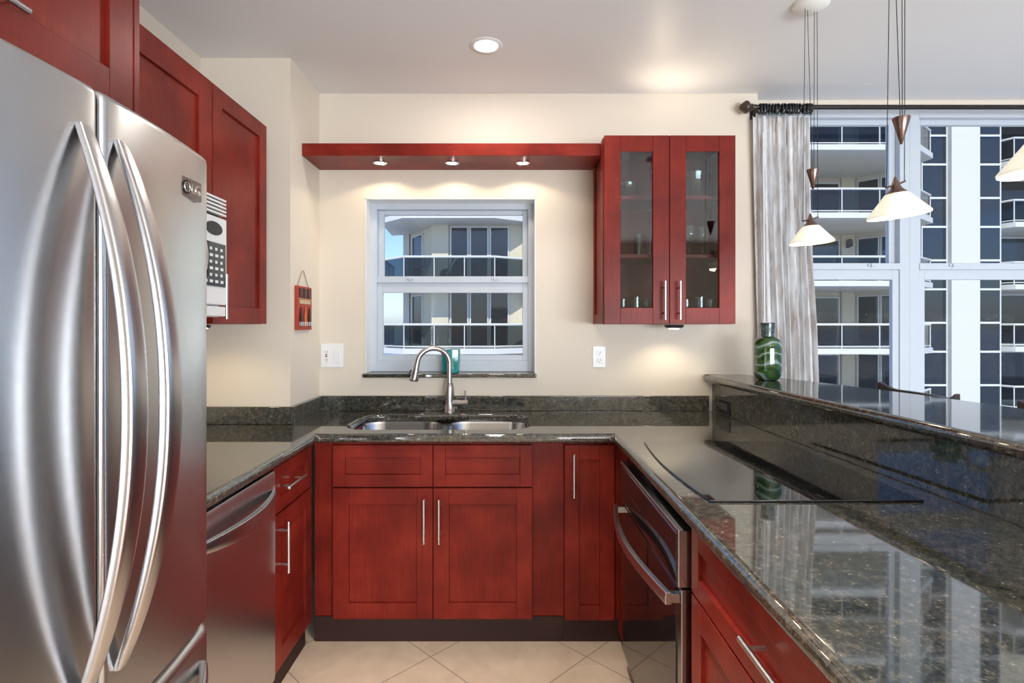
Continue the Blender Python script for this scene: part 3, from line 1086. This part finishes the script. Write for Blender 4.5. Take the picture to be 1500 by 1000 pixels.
# ================================================================== SINK AND FAUCET
sk = thing('sink', 'double bowl stainless sink set under the granite', 'sink', (-.323, 2.64, .70))
SX0, SX1, SXM, SY0, SY1 = -.750, .103, -.322, 2.425, 2.858
def bowl(x0, x1):
    mb = MB()
    cols = []
    for z, ins, r_ in ((.8775, .0, .11), (.865, .004, .106), (.74, .014, .10), (.715, .024, .09), (.705, .045, .07)):
        cols.append([(x, y, z) for x, y in rrect(x0 + ins, x1 - ins, SY0 + ins, SY1 - ins, r_, 8)])
    for z, ins, r_ in ((.702, .045, .07), (.712, .021, .09), (.74, .0115, .10), (.865, .0015, .106), (.8775, -.0025, .11)):
        cols.append([(x, y, z) for x, y in rrect(x0 + ins, x1 - ins, SY0 + ins, SY1 - ins, r_, 8)])
    n = len(cols[0])
    R = [[mb.v(*p) for p in ring] for ring in cols]
    for i in range(len(R)):
        if i == 4:
            continue
        A, B = R[i], R[(i + 1) % len(R)]
        for k in range(n):
            mb.bm.faces.new((A[k], A[(k + 1) % n], B[(k + 1) % n], B[k]))
    mb.bm.faces.new(R[4])
    mb.bm.faces.new(R[5])
    return mb
build(bowl(SX0, SXM - .012), 'bowl', M['sinksteel'], sk, smooth=50)
build(bowl(SXM + .012, SX1), 'bowl', M['sinksteel'], sk, smooth=50)
build(MB().box(SXM - .0115, SXM + .0115, SY0 + .06, SY1 - .06, .860, .8765), 'divider', M['sinksteel'], sk, bevel=.004)
for x in ((SX0 + SXM) / 2, (SXM + SX1) / 2):
    build(MB().lathe([(0, 0), (.045, 0), (.045, .003), (.036, .003), (.034, .001), (0, .001)], (x, 2.66, .7056), 28), 'drain', M['chrome'], sk)

fa = thing('faucet', 'brushed gooseneck pull-down faucet behind the sink', 'faucet', (-.313, 2.88, CT1))
FX, FY = -.313, 2.893
build(MB().lathe([(0, 0), (.031, 0), (.031, .006), (.026, .010), (.0245, .06), (.026, .10), (.024, .135), (.019, .155), (.0165, .158), (0, .158)], (FX, FY, CT1 + .0005), 32), 'body', M['faucet'], fa, smooth=50)
path = [(FX, FY, CT1 + .150)]
cx, cz, R_ = -.393, 1.180, .080
for i in range(17):
    a = pi * i / 16
    q = R_ * (1 - cos(a))
    path.append((FX - q, FY - q * .42, cz + R_ * sin(a)))
hx, hy = FX - 2 * R_, FY - 2 * R_ * .42
path.append((hx - .004, hy - .002, cz - .02))
build(MB().tube(path, .0135, 16), 'spout', M['faucet'], fa, smooth=60)
build(MB().tube([(hx - .002, hy, cz + .002), (hx - .005, hy - .002, cz - .022), (hx - .010, hy - .004, cz - .05), (hx - .016, hy - .007, cz - .082), (hx - .0165, hy - .007, cz - .088)],
                [.0150, .0155, .018, .025, .021], 20), 'spray_head', M['faucet'], fa, smooth=50)
build(MB().tube([(hx - .028, hy - .02, cz - .028), (hx - .036, hy - .026, cz - .052)], .005, 10), 'spray_button', M['black'], fa)
build(MB().tube([(FX + .015, FY - .004, CT1 + .053), (FX + .055, FY - .008, CT1 + .053), (FX + .098, FY - .012, CT1 + .055)], [.017, .0155, .0145], 20), 'valve', M['faucet'], fa, smooth=50)
build(MB().tube([(FX + .086, FY - .011, CT1 + .06), (FX + .085, FY - .013, CT1 + .118)], [.0042, .0052], 10), 'lever', M['faucet'], fa)

# ================================================================== OVEN AND COOKTOP
ov = thing('oven', 'dark stainless wall oven built in under the cooktop with a bowed handle', 'oven', (.75, 1.81, .1))
OY0, OY1 = 1.437, 2.182
build(MB().box(.497, 1.06, OY0, OY1, .075, .845), 'body', M['steel_dark'], ov)
cp = build(MB().box(.447, .496, OY0, OY1, .692, .842), 'control_panel', M['steel'], ov, bevel=.002)
build(MB().box(.4445, .4468, OY0 + .016, OY1 - .012, .700, .828), 'control_glass', M['ovenglass'], cp)
for k in range(12):
    y = OY0 + .16 + k * .036
    build(MB().box(.4439, .4446, y, y + .010, .752, .757), 'touch_key', M['steel_dark'], cp, smooth=0)
od = build(MB().box(.456, .496, OY0 + .004, OY1 - .004, .085, .684), 'door', M['steel_dark'], ov, bevel=.003)
build(MB().box(.4530, .4558, OY0 + .045, OY1 - .012, .095, .672), 'door_glass', M['ovenglass'], od)
mb = MB()
rings = []
for i in range(29):
    s = i / 28
    y = OY0 + .012 + (OY1 - OY0 - .024) * s
    b_ = sin(pi * s)
    x = .425 - .040 * b_
    hz = .018
    rings.append([(x - .008, y, .655 - hz * .8), (x - .010, y, .655), (x - .008, y, .655 + hz), (x + .008, y, .655 + hz), (x + .010, y, .655), (x + .008, y, .655 - hz * .8)])
mb.loft(rings)
for y in (OY0 + .025, OY1 - .025):
    mb.box(.422, .4555, y - .012, y + .012, .645, .668)
build(mb, 'handle', M['handlesteel'], od, bevel=.002)

ck = thing('cooktop', 'flat black glass cooktop set on the granite above the oven', 'cooktop', (.81, 1.8, CT1))
plan = [(1.09, 1.432), (1.09, 2.158), (.535, 2.158)]
for i in range(1, 12):
    s = i / 12
    plan.append((.535 - .008 * s - .022 * sin(pi * s), 2.158 - .726 * s))
plan.append((.527, 1.432))
build(MB().prism(plan, CT1 + .0008, CT1 + .006), 'glass', M['blackglass'], ck, bevel=.0015)
for (x, y, r_) in ((.70, 1.62, .075), (.70, 1.97, .10), (.94, 1.62, .10), (.94, 1.97, .075)):
    build(MB().torus((x, y, CT1 + .0056), r_, .0005, axis='z', n=40, k=4), 'burner_ring', M['rubber'], ck)

# ================================================================== SMALL THINGS
def outlet_face(mb, x, z, w=.033, h=.026):
    mb.box(x - w / 2, x + w / 2, YB - .0095, YB - .006, z - h / 2, z + h / 2)
ol = thing('outlet', 'white double wall plate with a GFCI outlet and a rocker switch left of the window', 'outlet', (-.957, YB, 1.216))
build(MB().box(-1.017, -.896, YB - .007, YB - .0005, 1.152, 1.281), 'plate', M['plastic'], ol, bevel=.003)
build(MB().box(-1.003, -.968, YB - .0095, YB - .006, 1.178, 1.255), 'receptacle', M['plastic'], ol, bevel=.001)
for z in (1.236, 1.194):
    mb = MB()
    mb.box(-.993, -.991, YB - .0102, YB - .0094, z - .004, z + .005).box(-.981, -.979, YB - .0102, YB - .0094, z - .004, z + .005)
    mb.box(-.988, -.984, YB - .0102, YB - .0094, z - .012, z - .008)
    build(mb, 'socket', M['black'], ol, smooth=0)
build(MB().box(-.992, -.980, YB - .0108, YB - .0094, 1.218, 1.223), 'reset_button', M['red'], ol)
build(MB().box(-.992, -.980, YB - .0108, YB - .0094, 1.209, 1.214), 'test_button', M['black'], ol)
build(MB().box(-.944, -.911, YB - .0105, YB - .006, 1.182, 1.251), 'rocker', M['plastic'], ol, bevel=.001)
ol = thing('outlet', 'white wall plate with two sockets under the glass door cabinet', 'outlet', (.49, YB, 1.21))
build(MB().box(.455, .526, YB - .007, YB - .0005, 1.152, 1.267), 'plate', M['plastic'], ol, bevel=.003)
for z in (1.232, 1.190):
    build(MB().box(.474, .507, YB - .0095, YB - .006, z - .0145, z + .0145), 'receptacle', M['plastic'], ol, bevel=.003)
    mb = MB()
    mb.box(.483, .485, YB - .0103, YB - .0094, z - .003, z + .007).box(.496, .498, YB - .0103, YB - .0094, z - .003, z + .007)
    mb.box(.488, .493, YB - .0103, YB - .0094, z - .010, z - .006)
    build(mb, 'socket', M['black'], ol, smooth=0)
ol = thing('outlet', 'black wall plate on the granite below the bar top', 'outlet', (xw(2.80), 2.80, .962))
build(MB().prism([(xw(2.865) - .007, 2.865), (xw(2.865) - .0006, 2.865), (xw(2.745) - .0006, 2.745), (xw(2.745) - .007, 2.745)], .926, .998), 'plate', M['black'], ol, bevel=.001)
build(MB().prism([(xw(2.85) - .009, 2.85), (xw(2.85) - .0065, 2.85), (xw(2.76) - .0065, 2.76), (xw(2.76) - .009, 2.76)], .945, .979), 'receptacle', M['rubber'], ol)

# teal glass on the sill
tg = build(MB().lathe([(0, 0), (.040, 0), (.046, .006), (.050, .03), (.052, .07), (.053, .105), (.053, .128), (.047, .128), (.046, .1), (.043, .03), (.036, .012), (0, .012)], (-.318, 3.008, 1.119), 40, sq=.45), 'candle_holder', M['teal'], loc=(-.318, 3.008, 1.119), smooth=50)
tag(tg, 'square teal glass candle holder on the sink window sill', 'candle holder')

# vase on the bar
vx, vy, vz = 1.262, 2.66, 1.1155
va = thing('vase', 'green swirled glass bottle vase standing on the bar top by the curtain', 'vase', (vx, vy, vz))
build(MB().lathe([(0, .002), (.038, .0), (.052, .006), (.061, .024), (.063, .05), (.063, .155), (.061, .178), (.052, .197), (.036, .207), (.030, .211), (.026, .211), (.045, .19), (.056, .17), (.057, .05), (.048, .02), (0, .014)], (vx, vy, vz), 48), 'body', M['greenglass'], va, smooth=60)
build(MB().lathe([(.030, .210), (.0295, .225), (.031, .245), (.0335, .272), (.033, .278), (.029, .278), (.026, .25), (.0255, .210)], (vx, vy, vz), 40, close=True), 'neck', M['vaselip'], va, smooth=60)

# plaque hung on the boxed-out corner
PXF = XC + .001
pq = thing('wall_plaque', 'small red wooden plaque with bottle pictures hanging from a string on the corner wall', 'plaque', (XC, 2.71, 1.36))
FP = face_right(PXF)
build(MB(FP).box(2.615, 2.805, 1.358, 1.572, .0, .014), 'board', simple('plaque_red', (0.40, 0.035, 0.018), .5), pq, bevel=.002)
build(MB(FP).tube([(2.635, 1.568, .006), (2.705, 1.652, .004), (2.72, 1.652, .004), (2.785, 1.568, .006)], .0022, 8), 'string', M['string'], pq)
mats = [simple('plaque_dark', (.03, .012, .012), .4), simple('plaque_cream', (.60, .45, .26), .5), simple('plaque_orange', (.55, .14, .03), .5), simple('plaque_pale', (.62, .60, .62), .4)]
for i, y in enumerate((2.655, 2.71, 2.765)):
    build(MB(FP).box(y - .018, y + .018, 1.515, 1.562, .0142, .019), 'bottle_picture', mats[0], pq, bevel=.001)
    b_ = MB(lambda p, y=y: Vector((PXF + .0145 + p[1] * .25 + .004, y + p[0], 1.375 + p[2])))
    b_.lathe([(0, 0), (.016, 0), (.017, .005), (.017, .055), (.008, .075), (.006, .095), (0, .095)], n=14)
    build(b_, 'bottle_relief', mats[0] if i != 1 else mats[2], pq, smooth=50)
    build(MB(FP).box(y - .015, y + .015, 1.378, 1.398, .0142, .0225), 'bottle_label', mats[3], pq)
build(MB(FP).box(2.640, 2.780, 1.486, 1.505, .0142, .017), 'title_strip', mats[1], pq)
build(MB(FP).box(2.625, 2.795, 1.508, 1.511, .0142, .016), 'rule_line', mats[1], pq)

# ------------------------------------------------------------------ ceiling lamp
for yc, lab in ((1.42, 'added recessed ceiling light out of view over the aisle between oven and dishwasher'), (.62, 'added recessed ceiling light out of view over the aisle by the refrigerator')):  # both lamps added out of view to brighten floor and base cabinets
    cl = thing('ceiling_light', lab, 'ceiling light', (-.10, yc, CEIL))
    build(MB().lathe([(.052, -.001), (.056, -.006), (.070, -.005), (.074, -.0005), (.060, -.0005)], (-.10, yc, CEIL), 40, close=True), 'trim_ring', M['white'], cl, smooth=50)
    build(MB().lathe([(0, -.0015), (.053, -.0015), (.053, -.0005), (0, -.0005)], (-.10, yc, CEIL), 32), 'lens', M['canlens'], cl)
    light('recessed_lamp', 'SPOT', (-.10, yc, CEIL - .012), 95, NEUT, target=(-.13, yc + .05, 0), spot_size=radians(74), spot_blend=.8, shadow_soft_size=.05)
cl = thing('ceiling_light', 'round white recessed ceiling light above the sink', 'ceiling light', (-.10, 2.45, CEIL))
build(MB().lathe([(.052, -.001), (.056, -.006), (.070, -.005), (.074, -.0005), (.060, -.0005)], (-.10, 2.45, CEIL), 40, close=True), 'trim_ring', M['white'], cl, smooth=50)
build(MB().lathe([(0, -.0015), (.053, -.0015), (.053, -.0005), (0, -.0005)], (-.10, 2.45, CEIL), 32), 'lens', M['canlens'], cl)
light('recessed_lamp', 'AREA', (-.10, 2.45, CEIL - .012), 4.5, NEUT, target=(-.10, 2.45, 0), shape='DISK', size=.14)

# ------------------------------------------------------------------ pendants
def pendant(x, y, label, tilt):
    p = thing('pendant_light', label, 'pendant light', (x, y, 1.70), group='pendant lights over the bar')
    build(MB().lathe([(0, -.032), (.02, -.031), (.05, -.024), (.066, -.010), (.067, -.0005), (0, -.0005)], (x, y, CEIL), 36), 'canopy', M['white'], p, smooth=50)
    rt = Matrix.Rotation(tilt, 4, 'Y')
    base = Vector((x, y, 1.735))
    def F_(q):
        return base + (rt @ Vector((q[0], q[1], q[2])))
    s = build(MB(F_).lathe([(.030, .033), (.074, -.020), (.080, -.028), (.079, -.033), (.0765, -.031), (.071, -.020), (.026, .033)], n=44, close=True), 'shade', M['shade'], p, smooth=40)
    cpn = build(MB(F_).lathe([(0, .083), (.003, .082), (.012, .055), (.017, .046), (.029, .034), (.025, .030), (0, .030)], n=28), 'cap', M['bronze'], p, smooth=50)
    build(MB(F_).tube([(-.040, -.015, .052), (0, 0, .058), (.040, .015, .070)], .0030, 8), 'arm', M['bronze'], cpn)
    aL, aR = F_(Vector((-.038, -.015, .052))), F_(Vector((.038, .015, .070)))
    wz = 1.905
    wx = x - .004
    build(MB().lathe([(0, 0), (.003, .002), (.0225, .074), (.0225, .078), (0, .078)], (wx, y - .02, wz), 28), 'counterweight', M['bronze'], p, smooth=50)
    mb = MB()
    top = CEIL - .02
    mb.tube([(aL.x, aL.y, aL.z), (x - .030, y - .012, top)], .0011, 6)
    mb.tube([(aR.x, aR.y, aR.z), (x + .030, y + .012, top)], .0011, 6)
    mb.tube([(wx - .003, y - .02, wz + .076), (x - .018, y - .006, top)], .0011, 6)
    mb.tube([(wx + .003, y - .02, wz + .076), (x + .016, y + .006, top)], .0011, 6)
    build(mb, 'cable', M['rodmetal'], p)
    bl = build(MB(F_).lathe([(0, .026), (.010, .024), (.014, .008), (.010, -.006), (0, -.010)], n=16), 'bulb', M['ledlens'], p, smooth=60)
    light('pendant_lamp', 'POINT', (x, y, 1.712), 0.7, WARM, shadow_soft_size=.02)
    return p
pendant(1.180, 2.13, 'white cone glass pendant lamp in front of the curtain, farthest along the bar', radians(-3))
pendant(1.140, 1.60, 'white cone glass pendant lamp in the middle of the bar row, before the window mullion', radians(-6))
pendant(1.112, 1.13, 'white cone glass pendant lamp nearest in the bar row, cut by the picture edge', radians(-3))

# ------------------------------------------------------------------ curtain rod, rings, curtain
RY, RZ = 2.905, 2.540
rod = thing('curtain_rod', 'dark metal curtain rod with a turned finial above the dining windows', 'curtain rod', (2.8, RY, RZ))
build(MB().tube([(1.285, RY, RZ), (4.35, RY, RZ)], .0125, 16), 'pole', M['rodmetal'], rod, smooth=60)
mb = MB(lambda p: Vector((1.285 - p[2], RY + p[0], RZ + p[1])))
mb.lathe([(0, -.03), (.015, -.03), (.015, -.012), (.019, -.008), (.015, -.002), (.016, .002), (.030, .012), (.034, .020), (.032, .030), (.020, .044), (.016, .050), (.010, .056), (0, .058)], n=28)
build(mb, 'finial', M['finial'], rod, smooth=40)
for x in (1.322, 3.2, 4.3):
    yb = YB - .001 if x < XE else YW - .001
    build(MB().box(x - .006, x + .006, RY - .006, yb, RZ - .024, RZ - .012).box(x - .015, x + .015, yb - .006, yb, RZ - .045, RZ + .03), 'bracket', M['rodmetal'], rod, bevel=.001)
ring0 = None
NR = 18
for i in range(NR):
    x = 1.338 + (.275 * i / (NR - 1)) + random.uniform(-.004, .004)
    if ring0 is None:
        ring0 = thing('curtain_ring', 'dark curtain ring bunched on the rod with the others above the curtain', 'curtain ring', (x, RY, RZ), group='curtain rings on the rod')
        build(MB().torus((x, RY, RZ - .008),   .0235, .0043, axis='x', n=22, k=8), 'hoop', M['ringmetal'], ring0, smooth=60)
        build(MB().torus((x, RY, RZ - .0375), .0055, .0015, axis='y', n=12, k=6), 'eyelet', M['ringmetal'], ring0, smooth=60)
    else:
        o = dup(ring0, (x, RY, RZ), rotz=random.uniform(-.25, .25))

cu = thing('curtain', 'pale grey streaked curtain panel gathered at the end of the rod', 'curtain', (1.48, 2.92, .02))
mb = MB()
NU, NV = 150, 40
def cpt(i, j, side):
    s = i / NU
    w_ = j / NV
    z = 2.496 - (2.496 - .015) * w_
    x0 = 1.306 + .030 * min(w_ * 1.7, 1)
    x1 = 1.612 + .085 * w_ - .012 * sin(pi * min(w_ * 2.2, 1))
    x = x0 + (x1 - x0) * s
    amp = .017 if w_ > .05 else .010
    ph = 2 * pi * 9 * (s + .012 * sin(7 * s + 3 * w_))
    y = 2.920 + amp * sin(ph) + .004 * sin(2.3 * ph + 4 * w_) + .002 * sin(w_ * 9 + s * 20)
    x += .004 * sin(ph * .5 + w_ * 3)
    if j == 0:
        z += .006 * cos(ph * 1.0)
    return (x, y + side * .0012, z)
grid = [[[mb.v(*cpt(i, j, sd)) for j in range(NV + 1)] for i in range(NU + 1)] for sd in (-1, 1)]
for sd in range(2):
    for i in range(NU):
        for j in range(NV):
            mb.bm.faces.new((grid[sd][i][j], grid[sd][i + 1][j], grid[sd][i + 1][j + 1], grid[sd][i][j + 1]))
for i in range(NU):
    for j in (0, NV):
        mb.bm.faces.new((grid[0][i][j], grid[0][i + 1][j], grid[1][i + 1][j], grid[1][i][j]))
for j in range(NV):
    for i in (0, NU):
        mb.bm.faces.new((grid[0][i][j], grid[0][i][j + 1], grid[1][i][j + 1], grid[1][i][j]))
build(mb, 'panel', M['curtain'], cu, smooth=60)
build(MB().tube([(1.347, 2.888, 2.40), (1.352, 2.884, 1.30)], .004, 8), 'draw_wand', M['plastic'], cu)

# ------------------------------------------------------------------ bar stools
def stool(x, y, label):
    s = thing('bar_stool', label, 'bar stool', (x, y, 0), group='bar stools behind the bar')
    def L(p):
        return Vector((x + p[0], y + p[1], p[2]))
    build(MB(L).lathe([(0, .72), (.18, .72), (.20, .735), (.20, .765), (.18, .785), (0, .79)], n=32, sq=.3), 'seat', M['leather'], s, smooth=50)
    rings = []
    for i in range(17):
        v_ = -1 + 2 * i / 16
        yy = .225 * v_
        xx = .20 - .05 * v_ * v_
        ztop = 1.087 + .028 * max(0, abs(v_) - .72) / .28
        rings.append([(xx - .012, yy, .97), (xx + .012, yy, .97), (xx + .012, yy, ztop), (xx - .012, yy, ztop)])
    build(MB(L).loft(rings), 'backrest', M['stoolwood'], s, bevel=.004)
    for a in (-1, 1):
        build(MB(L).tube([(.17, .17 * a, .0), (.155, .165 * a, .72), (.17, .185 * a, 1.0)], [.015, .018, .014], 12), 'leg', M['stoolwood'], s, smooth=60)
        build(MB(L).tube([(-.17, .17 * a, .0), (-.145, .15 * a, .73)], [.015, .018], 12), 'leg', M['stoolwood'], s, smooth=60)
    build(MB(L).tube([(-.165, -.163, .25), (-.165, .163, .25)], .010, 10), 'footrest', M['nickel'], s)
    return s
stool(1.585 + .02, 2.36, 'dark bar stool whose back peeks over the bar top, nearer the curtain')
stool(1.66 + .02, 1.73, 'dark bar stool at the picture edge, only a back corner showing over the bar top')

# ================================================================== OUTSIDE: THE TOWER OPPOSITE
FLR = 2.87
ZB = 5.87                      # underside of the balcony slab seen at the top of the sink window
ap = thing('apartment_building', 'cream high-rise apartment tower with white balconies seen through the windows', 'building', (6, 26, -12))
def wallbox(x0, x1, y0, y1, z0=-12, z1=26, mat='stucco', name='wall'):
    return build(MB().box(x0, x1, y0, y1, z0, z1), name, M[mat], ap)
wallbox(-3.37, 9.5, 24.62, 31)
wallbox(9.5, 18.85, 27.5, 31)
wallbox(19.0, 22.7, 25.2, 31)
wallbox(22.7, 30, 27.6, 31)
# angled wall at the left end of the tower
build(MB().prism([(-3.37, 24.62), (-3.37, 31), (-5.0, 31), (-5.0, 27.4)], -12, 26), 'wall', M['stucco'], ap)
build(MB().prism([(17.42, 27.5), (18.85, 25.8), (18.95, 25.8), (18.95, 27.5)], -12, 26), 'wall', M['stucco'], ap)
wallbox(-3.45, -2.70, 24.50, 24.61)
wallbox(.62, .95, 23.75, 24.6, mat='towerwhite', name='wall_fin')
wallbox(20.20, 21.50, 24.90, 25.2, mat='towerwhite', name='pier')
wallbox(16.70, 17.36, 27.38, 27.49)
wallbox(9.3, 10.9, 23.6, 27.5)
wallbox(-5.25, -4.95, 27.2, 27.5, mat='towerwhite', name='pier')

def off_poly(pts, d):
    """shift an open polyline sideways (towards the building)"""
    out = []
    for i, p in enumerate(pts):
        a = pts[max(i - 1, 0)]
        c_ = pts[min(i + 1, len(pts) - 1)]
        t_ = Vector((c_[0] - a[0], c_[1] - a[1])).normalized()
        out.append((p[0] - t_.y * d, p[1] + t_.x * d))
    return out

def balcony(edge, back, z):
    build(MB().prism(edge + back, z, z + .23), 'balcony_slab', M['towerwhite'], ap)
    e1 = off_poly(edge, .10)
    zt = z + .23
    mb = MB()
    mb.tube([(x, y, zt + 1.02) for x, y in e1], (.05), 8)
    mb.tube([(x, y, zt + .09) for x, y in e1], (.025), 6)
    for i in range(len(e1) - 1):
        a, c_ = Vector(e1[i]), Vector(e1[i + 1])
        n = max(1, round((c_ - a).length / 1.45))
        for q in range(n + (i == len(e1) - 2)):
            p = a + (c_ - a) * q / n
            mb.box(p.x - .018, p.x + .018, p.y - .018, p.y + .018, zt, zt + 1.0)
    r_ = build(mb, 'railing', M['towerwhite'], ap)
    mb = MB()
    e2 = off_poly(edge, .16)
    for i in range(len(e1) - 1):
        a, c_ = e1[i], e1[i + 1]
        a2, c2 = (a[0], a[1] + .02), (c_[0], c_[1] + .02)
        mb.prism([a, c_, c2, a2], zt + .12, zt + .99)
    build(mb, 'railing_glass', M['railglass'], r_, smooth=0)

def tower_window(p0, p1, z0, z1, fw=.06, nm='window'):
    """window between two plan points, facing the camera side"""
    a, c_ = Vector((p0[0], p0[1], 0)), Vector((p1[0], p1[1], 0))
    d_ = (c_ - a)
    L = d_.length
    d_.normalize()
    nrm = Vector((d_.y, -d_.x, 0))
    f = lambda p: a + d_ * p[0] + nrm * p[2] + Vector((0, 0, p[1]))
    mb = MB(f)
    mb.box(0, fw, z0, z1, 0, .07).box(L - fw, L, z0, z1, 0, .07).box(fw, L - fw, z0, z0 + fw, 0, .07).box(fw, L - fw, z1 - fw, z1, 0, .07)
    w = build(mb, nm, M['towerframe'], ap)
    build(MB(f).box(fw, L - fw, z0 + fw, z1 - fw, .0, .03), 'window_pane', M['towerglass'], w, smooth=0)

for n in range(-3, 4):
    z = ZB + FLR * n               # slab underside of this storey's ceiling
    balcony([(-5.9, 27.6), (-5.65, 24.25), (-4.45, 23.0), (-.57, 23.0), (.75, 23.85)], [(.75, 24.6), (-3.4, 24.6), (-5.0, 27.4)], z)
    balcony([(10.9, 23.0), (17.3, 23.0), (18.8, 24.2)], [(18.8, 27.45), (10.9, 27.45)], z)
    balcony([(22.72, 26.3), (23.3, 25.1), (28.5, 25.1)], [(28.5, 27.55), (22.72, 27.55)], z)
    f0, f1 = z - FLR + .25, z - .08
    for x0, x1 in ((-2.63, -1.80), (-1.75, -.90), (-.85, .02)):
        tower_window((x0, 24.61), (x1, 24.61), f0, f1)
    tower_window((-4.72, 26.92), (-4.02, 25.73), f0, f1 - .12)
    tower_window((15.2, 27.49), (16.64, 27.49), f0, f1 - .15, .07)
    for q in (0, 1):
        a = Vector((17.46, 27.44)).lerp(Vector((18.80, 25.84)), .03 + .48 * q)
        c_ = Vector((17.46, 27.44)).lerp(Vector((18.80, 25.84)), .03 + .48 * (q + 1) - .02)
        tower_window(a, c_, f0, f1 - .10, .06)
    tower_window((11.5, 27.49), (14.6, 27.49), f0, f1 - .15, .07)
    for x0, x1 in ((19.0, 20.19), (21.51, 22.66)):
        tower_window((x0, 25.19), (x1, 25.19), z, z + 1.33, .045)
        tower_window((x0, 25.19), (x1, 25.19), z + 1.33, z + FLR, .045)
    tower_window((24.1, 27.59), (27.5, 27.59), f0, f1, .08)

# lamp and exercise machine on the balconies opposite
wl = thing('wall_sconce', 'small black wall lamp on the balcony pier opposite', 'lamp', (17.0, 27.3, 5.3))
build(MB().box(16.92, 17.08, 27.31, 27.379, 5.22, 5.62), 'backplate', M['black'], wl, bevel=.01)
build(MB().lathe([(0, 0), (.10, 0), (.13, .05), (.13, .30), (.08, .36), (0, .38)], (17.0, 27.20, 5.26), 16), 'lantern', M['rubber'], wl)
fz = ZB - FLR + .2305
em = thing('exercise_machine', 'dark exercise machine on the balcony seen through the upper sash of the sink window', 'exercise machine', (-2.7, 23.8, fz))
build(MB().box(-3.5, -2.3, 23.65, 23.72, fz, fz + .08).box(-3.5, -2.3, 23.98, 24.05, fz, fz + .08).box(-3.5, -3.4, 23.65, 24.05, fz, fz + .08), 'base', M['black'], em)
build(MB().lathe([(0, -.06), (.24, -.06), (.26, 0), (.24, .06), (0, .06)], (0, 0, 0), 24), 'flywheel', M['rubber'], em, loc=(0, 0, 0)).matrix_local = Matrix.Translation((-.05, .05, .34)) @ Matrix.Rotation(pi / 2, 4, 'X')
build(MB().tube([(-2.8, 23.72, fz + .1), (-2.55, 23.72, fz + .6), (-2.30, 23.72, fz + 1.0), (-2.2, 23.72, fz + 1.02)], .035, 10), 'arm', M['towerframe'], em)
build(MB().tube([(-2.9, 23.98, fz + .1), (-2.65, 23.98, fz + .6), (-2.40, 23.98, fz + 1.0), (-2.3, 23.98, fz + 1.02)], .035, 10), 'arm', M['rubber'], em)
